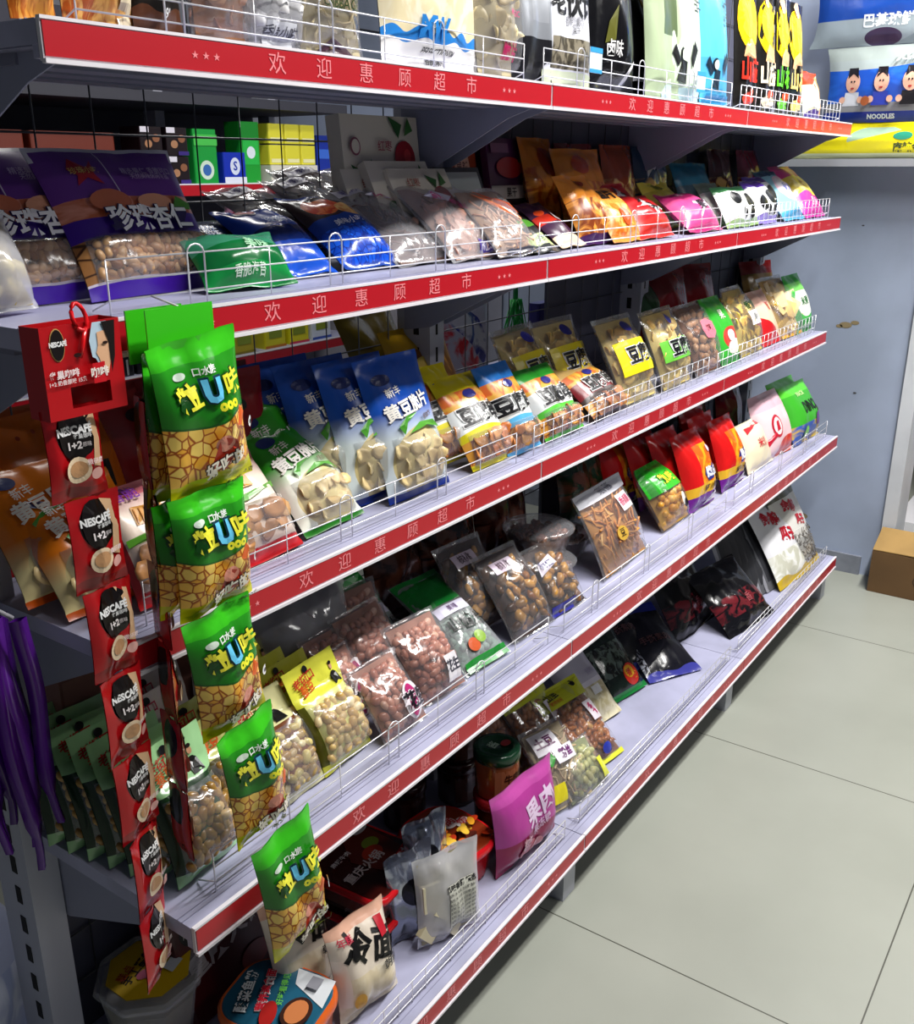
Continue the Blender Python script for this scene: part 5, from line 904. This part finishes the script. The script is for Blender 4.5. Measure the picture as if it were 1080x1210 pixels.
for i in range(6): sachet(t,i+9,.0-.001*i,0,-.02-.092*(i+1),-.02-.092*i,62+3*i,.05)
g=D('#2a9a1e',[('band',.86,1,'#3cc41e'),('grad',.95,.5,'#1c7a18'),('band',0,.14,'#d8d418'),('wave',.50,.03,5,2.4,'#145a14'),('wave',.485,.03,5,2.4,('nuts','#f4ac30','#ffe478','#a04a10',10)),('band',0,.13,'#d8d418')],rough=.2,bump=.5,asp=1.4)
def packet(par,i,x,y,z0,z1,yaw,w,roll=0):
    h=z1-z0; S=Surf(w,h,.032,i*2.1+3,seal=.06,wr=1.3)
    dec=[('e',.25,.80,.008,.004,'#d8e8d8'),('t','口水族',.5,.80,.009,'#e8f0e8',{'bold':.04}),('t','粒',.27,.66,.028,'#f4f040',{'bold':.035,'out':'#0c4a10','ow':.085,'rot':8}),('t','U',.51,.675,.031,'#6accf4',{'bold':.06,'out':'#0c3a4a','ow':.12}),('t','味',.74,.69,.027,'#f4f040',{'bold':.035,'out':'#0c4a10','ow':.085,'rot':8}),('t','ooo',.62,.585,.016,'#f0ec30',{'bold':.06}),
         ('p',[(.66,.44),(.74,.56),(.8,.5),(.74,.42)],'#e0601c'),('p',[(.35,.22),(.46,.40),(.62,.36),(.7,.26),(.52,.16)],'#b83018'),('e',.50,.35,.011,.009,'#e0907a'),('e',.92,.40,.006,.006,'#f0f0f0'),('e',.92,.40,.0025,.0025,'#15151a'),('t','好吃的',.50,.22,.018,'#f8f0e0',{'bold':.05,'rot':14,'out':'#3a1008','ow':.12}),('t','净含量22克',.7,.07,.008,'#3a4a10',{'rot':10})]
    o=pack_mesh(S,g,dec,nu=14,nv=20,offs=.0012).build('snack_packet',par); o.location=(x,y,z0); o.rotation_euler=(R_(2),R_(roll),R_(yaw)); return o
T0=(.66,.80,1.27)
t=empty('snack_packet_strip',T0); tag(t,'strip of five green corn snack packets hanging over the shelf fronts','snack packets','green snack packet strips')
for i,(x,y,z1,z0,yw,w,rl) in enumerate([(.672,.790,1.242,1.075,0,.118,-6),(.660,.785,1.082,.942,-2,.102,-2),(.662,.775,.952,.798,0,.092,-7),(.676,.757,.815,.655,2,.090,-8),(.704,.733,.668,.485,0,.098,-9)]):
    packet(t,i+1,x-T0[0],y-T0[1],z0-T0[2],z1-T0[2],yw,w,rl)
mb=MB(); mb.box(-.045,.0,-.04,.04,.0015,.0,flat('#3cc41e',.25)); mb.tube([(0,.002,-.002),(0,.045,.006)],.0012,wire,5); mb.build('hanging_tab',t)
T1=(.645,.826,1.27)
t=empty('snack_packet_strip',T1); tag(t,'second strip of green corn snack packets, mostly hidden behind the first','snack packets','green snack packet strips')
packet(t,7,-.003,0,-.205,-.045,14,.08,3); packet(t,8,-.008,-.008,-.33,-.20,10,.07,0)
mb=MB(); mb.box(-.035,-.002,-.055,.035,.0,-.002,flat('#3ac01c',.25)); mb.build('hanging_tab',t)
# ---------------- goods across the next aisle
def bbox(x0,x1,z0,z1,y,d,m,decs,name,label,cat,group=None):
    w=x1-x0;h=z1-z0; return bigbox((x0+x1)/2,y,z0,0,0,w,h,d,m,decs,name,label,cat,group)
for i,(a,b2) in enumerate([(1.12,1.40),(1.42,1.70),(1.72,2.00)]): bbox(a,b2,1.352,1.50,2.66,.2,flat('#6a2410',.5),[('t','饼干',.5,.5,.03,'#b88a6a'),('e',.8,.3,.01,.006,'#d8b090')],'biscuit_carton','rust brown carton on the far shelving, %s from the left'%['first','second','third'][i],'carton','rust brown cartons')
for i,(a,z) in enumerate([(2.07,1.352),(2.07,1.438),(2.17,1.352),(2.17,1.438)]): bbox(a,a+.085,z,z+.083,2.63,.1,flat('#1a0e14',.3),[('e',.35,.4,.014,.012,'#a87a5a'),('e',.7,.6,.014,.012,'#8a5a40'),('r',0,.8,.4,1,'#e0dce8'),('r',.5,0,1,.15,'#3a2a7a')],'cookie_box',['black cookie box, lower left of four','black cookie box, upper left of four','black cookie box, lower right of four','black cookie box, upper right of four'][i],'box','black cookie boxes')
bbox(2.285,2.385,1.352,1.52,2.64,.06,flat('#1a9a3c',.3),[('e',.5,.25,.03,.03,'#d0e4d0'),('e',.5,.25,.018,.018,'#3a6ab0'),('r',.0,.7,1,.9,'#4ac050')],'washing_powder_bag','green and white box on the far shelving','box')
bbox(2.40,2.50,1.352,1.45,2.63,.06,flat('#1430b0',.3),[('e',.5,.55,.022,.028,'#d8e0f4'),('r',0,0,1,.2,'#e0e4f0'),('t','S',.5,.55,.04,'#1430b0')],'tissue_pack','royal blue box with a white emblem on the far shelving','box')
bbox(2.51,2.60,1.352,1.55,2.66,.08,flat('#1e9c30',.3),[('r',.1,.3,.9,.7,'#2ab848'),('e',.5,.5,.02,.02,'#e0ecf4')],'washing_powder_bag','tall green box left of the yellow blocks','box')
bbox(2.62,2.86,1.352,1.41,2.63,.12,flat('#dcd8c8',.5),[('t','日用百货 精品',.5,.5,.022,'#6a1c14',{'bold':.03})],'carton','low cream carton under the yellow blocks','carton')
for i in range(6):
    a=2.625+.08*(i%3); z=1.412+.07*(i//3); bbox(a,a+.075,z,z+.065,2.64,.08,flat('#e0d83a',.4),[('r',.1,.1,.9,.3,'#f0ecb0')],'soap_bar_pack','yellow soap block in the %s row, %s from the left'%(['lower','upper'][i//3],['first','second','third'][i%3]),'box','yellow soap blocks')
bbox(2.89,2.965,1.352,1.515,2.66,.05,flat('#14309a',.3),[('r',.1,.5,.9,.7,'#3a6ad0')],'tissue_pack','dark blue pack at the right end of the far shelf','box')
bbox(2.385,2.435,1.10,1.318,2.61,.02,flat('#e8a0c8',.3),[('e',.5,.6,.012,.03,'#c01840'),('r',0,0,1,.2,'#d050a0')],'hair_clip_card','pink card with a red shape hanging below the far shelf','card')
for i in range(6):
    a=2.13+.125*i+(.03 if i>2 else 0); h=.135+.01*(i%2); bbox(a,a+.108,.767,.767+h,2.63,.06,flat(['#c8b820','#c0b428','#b8a820','#d8d020','#e0d81c','#d8e0ea'][i],.35),[('e',.5,.7,.014,.014,'#2a6a8a'),('r',.2,.3,.8,.5,'#8a9a2a'),('r',0,0,1,.12,['#7a8a20','#c8b820','#8a7a1a','#c87a20','#d83a5a','#3a5ab0'][i])],'detergent_box','yellow box on the low far shelf, %s from the left'%(['first']+ords)[i] if i<5 else 'white and blue box at the right of the yellow ones','box','boxes on the low far shelf')
for i in range(3):
    bbox(1.80+.085*i,1.875+.085*i,.767,.89,2.63,.05,flat('#101014',.25),[('r',.3,.2,.45,.8,'#d0d0d0'),('r',.6,.1,.7,.5,'#8a8a8a')],'shaver_pack','black and silver pack on the low far shelf, %s from the left'%(['first']+ords)[i],'box','black and silver packs')
# things hanging on the rear of the wire back
POS['h1']=(1.76,1.21,.91,0,4,.20,.235)
bag('h1','toy_bag','white bag with red and blue print hanging behind the wire back','bag',D('#c8c8dc',[('ell',.5,.5,.4,.35,('noise','#2a3a9a','#d8dce8',4)),('slant',.9,-.7,('noise','#c8c8dc','#d8283a',4)),('band',0,.12,'#e0dce0')]),t=.03,wr=1.6)
t=empty('cleaning_brush',(1.93,1.19,1.21)); tag(t,'green plastic brush hanging behind the wire back','brush')
mb=MB(); mb.tube([(0,-.055,.0),(0,-.055,.012),(0,0,.012),(0,0,-.10)],.006,flat('#1a8a4a',.3),8); mb.build('handle',t)
mb=MB(); rg=random.Random(3)
for i in range(40): a=rg.uniform(-.04,.04); mb.tube([(a*.4,rg.uniform(-.01,.01),-.09),(a,rg.uniform(-.015,.015),-.15),(a*1.2,rg.uniform(-.02,.02),-.19)],.0015,flat('#20a848',.3),4)
o=mb.build('bristles',t); o['kind']='stuff'
bbox(2.02,2.16,.9765,1.10,1.18,.03,flat('#2a2470',.3),[('e',.5,.5,.03,.02,'#5a50c0')],'toy_box','violet pack hanging behind the wire back, right of the brush','box')
bbox(1.98,2.2,.91,.975,1.18,.04,flat('#7a1418',.4),[],'toy_box','dark red pack behind the wire back, under the violet one','box')
# ---------------- near left end
t=empty('plastic_ribbon_bundle',(.497,.97,.93)); tag(t,'bundle of purple plastic ribbons hanging left of the slotted post','ribbon bundle')
rg=random.Random(8)
for i in range(7):
    mb=MB(); x=-.035+.012*i; w=.011; n=14; L=.26+rg.random()*.07; ph=rg.random()*6; vs=[]
    for j in range(n+1):
        z=-L*j/n; s=(1 if j<n-2 else .5)
        for a,bq in ((-w*s,0),(0,-.006),(w*s,0),(0,.004)): vs.append((x+a+.006*math.sin(ph+j*.5)+.012*j/n,bq+.008*math.sin(ph+j*.4)+.01*(i%3),z))
    fs=[(4*j+k,4*j+(k+1)%4,4*j+4+(k+1)%4,4*j+4+k) for j in range(n) for k in range(4)]
    mb.add(vs,fs,flat(['#5a1a90','#6c2aa8','#48127a'][i%3],.2),smooth=True); mb.build('ribbon',t)
mb=MB(); mb.tube([(-.03,0,0),(.0,.005,.03),(.03,0,.0)],.003,flat('#c8c8d0',.3),6); mb.build('hanger',t)
POS['p1']=(.47,1.22,.02,25,5,.30,.42)
bag('p1','plastic_bag','large white crumpled plastic bag on the floor behind the slotted post','plastic bag',D('#b4bcd8',[('band',.3,.7,('noise','#a8b2d4','#d0d6e8',4))],rough=.25),t=.2,wr=5,ga=.3)
# ---------------- far right
t=empty('cardboard_box',(3.482,.44,.001)); tag(t,'open brown cardboard box on the floor at the wall corner','cardboard box')
cb_shade=flat('#6a4e2e',.8,var=6); cb_lit=flat('#a8864e',.8,var=6)  # body darker, flap lighter: light and shade put into the board colours
mb=MB(); mb.box(-.062,-.2,0,-.058,.2,.15,cb_shade); mb.box(.058,-.2,0,.062,.2,.15,cb_shade); mb.box(-.058,-.2,0,.058,-.196,.15,cb_shade); mb.box(-.058,.196,0,.058,.2,.15,cb_shade); mb.box(-.058,-.196,0,.058,.196,.004,cb_shade)
S=Surf(.4,.15,0); S.P=lambda u,v,off=0,back=False:(-.062-off,.2-u*.4,v*.15)
add_decals(mb,S,[('e',.42,.45,.028,.024,'#3a2414'),('e',.42,.45,.024,.020,'#6a4e2e'),('t','安',.42,.45,.028,'#3a2414'),('t','食品',.75,.45,.03,'#3a2414')],.0006); mb.build('carton_body',t)
mb=MB(); mb.add([(-.06,.2,.152),(-.06,-.2,.158),(.055,-.2,.20),(.055,.2,.20),(-.06,.2,.155),(-.06,-.2,.161),(.055,-.2,.203),(.055,.2,.203)],[(0,1,2,3),(7,6,5,4),(0,4,5,1),(1,5,6,2),(2,6,7,3),(3,7,4,0)],cb_lit)
mb.build('flap',t)
# ledge and pot beyond the opening
mb=MB(); mb.box(3.95,-.1,.06,4.7,.68,.10,flat('#d8d8dc',.4)); mb.box(3.97,-.08,0,4.02,-.03,.06,greym); mb.box(3.97,.6,0,4.02,.65,.06,greym); mb.box(4.6,-.08,0,4.65,-.03,.06,greym); mb.box(4.6,.6,0,4.65,.65,.06,greym)
tag(mb.build('low_stand'),'low white stand beyond the wall opening','stand')
mb=MB(); mb.lathe([(.05,0),(.09,.02),(.12,.08),(.11,.15),(.07,.19),(.065,.21),(.075,.225)],flat('#a8581c',.25,var=5),28); 
tag(mb.build('glazed_jar',loc=(4.2,.50,.10)),'glossy amber brown jar standing beyond the opening','jar')
mb=MB(); mb.box(4.5,-.1,.101,4.68,.66,1.5,flat('#1c1612',.5,var=3)); tag(mb.build('dark_cupboard'),'dark cupboard standing behind the amber jar','cupboard')
# ---------------- big printed packs on the wall ledge
def wallpack(y0,y1,z0,z1,dep,mat,decs,name,label,t_=.0):
    w=y1-y0;h=z1-z0; S=Surf(w,h,dep,3.3,seal=.04,wr=1.6)
    mb=pack_mesh(S,mat,decs,nu=26,nv=18,offs=.0012); o=mb.build(name); tag(o,label,'snack pack','large printed packs on the wall ledge'); o.location=(3.47,(y0+y1)/2,z0); o.rotation_euler=(0,0,-PI/2); return o
# front faces -X: local x runs towards -Y
wallpack(.50,1.30,1.430,1.535,.05,D('#e4d818',[('ell',.62,.5,.12,.4,'#9ab8a0'),('slant',-.35,1.6,'#e4d818'),('band',0,.14,'#e8ecc0'),('band',.86,.95,'#c8bc10')]),[('t','麻辣金针菇',.78,.28,.030,'#3a4a28',{'bold':.03}),('e',.72,.62,.03,.012,'#2a8a70')]+[('r',.05,.25+.12*i,.35,.27+.12*i,'#b8ac18') for i in range(4)],'snack_sack','large yellow printed pack lying lowest on the wall ledge')
def guy(u,sh):
    return [('p',[(u-.055,.22),(u+.055,.22),(u+.045,.40),(u-.045,.40)],sh),('e',u,.53,.024,.030,'#d8a890'),('p',[(u-.034,.58),(u-.03,.72),(u+.03,.72),(u+.036,.58),(u+.02,.64),(u-.02,.64)],'#17121a'),('e',u-.010,.54,.003,.003,'#17121a'),('e',u+.010,.54,.003,.003,'#17121a'),('e',u,.45,.006,.003,'#a83030'),('e',u-.06,.30,.010,.010,'#d8a890'),('e',u+.06,.30,.010,.010,'#d8a890')]
wallpack(.50,1.0,1.536,1.755,.05,D('#1c50b8',[('slant',.95,-.15,('noise','#1c50b8','#2a6cd8',3)),('ell',.15,.85,.5,.16,'#a8b4b4'),('slant',-.75,1.25,'#9cb0a8'),('ell',.95,.5,.2,.12,'#4aa860'),('rect',0,.14,.75,.26,'#8a8c90'),('band',0,.14,'#14308c'),('band',.82,1,'#a8b4b0')]),guy(.17,'#c8ccd4')+guy(.36,'#2438a0')+guy(.54,'#15151a')+[('e',.27,.28,.014,.014,'#a85a2a'),('t','火热球鲜',.55,.86,.030,'#e8eef4',{'bold':.04,'rot':6}),('t','NOODLES',.38,.07,.018,'#e8eef4',{'bold':.05}),('t','III',.75,.12,.040,'#e0e8f0',{'bold':.08})],'snack_sack','blue grey printed pack with three cartoon players in the middle')
wallpack(.50,1.06,1.757,1.97,.05,D('#1a4aa8',[('band',0,.35,'#9aa8b0'),('ell',.4,.1,.1,.12,'#3a2a4a'),('slant',-.5,1.1,'#8a98a0'),('ell',.9,.45,.15,.2,'#48a050')]),[('t','巴基球鲜',.42,.30,.04,'#e8eef4',{'bold':.04})],'snack_sack','topmost blue grey printed pack cut by the frame')
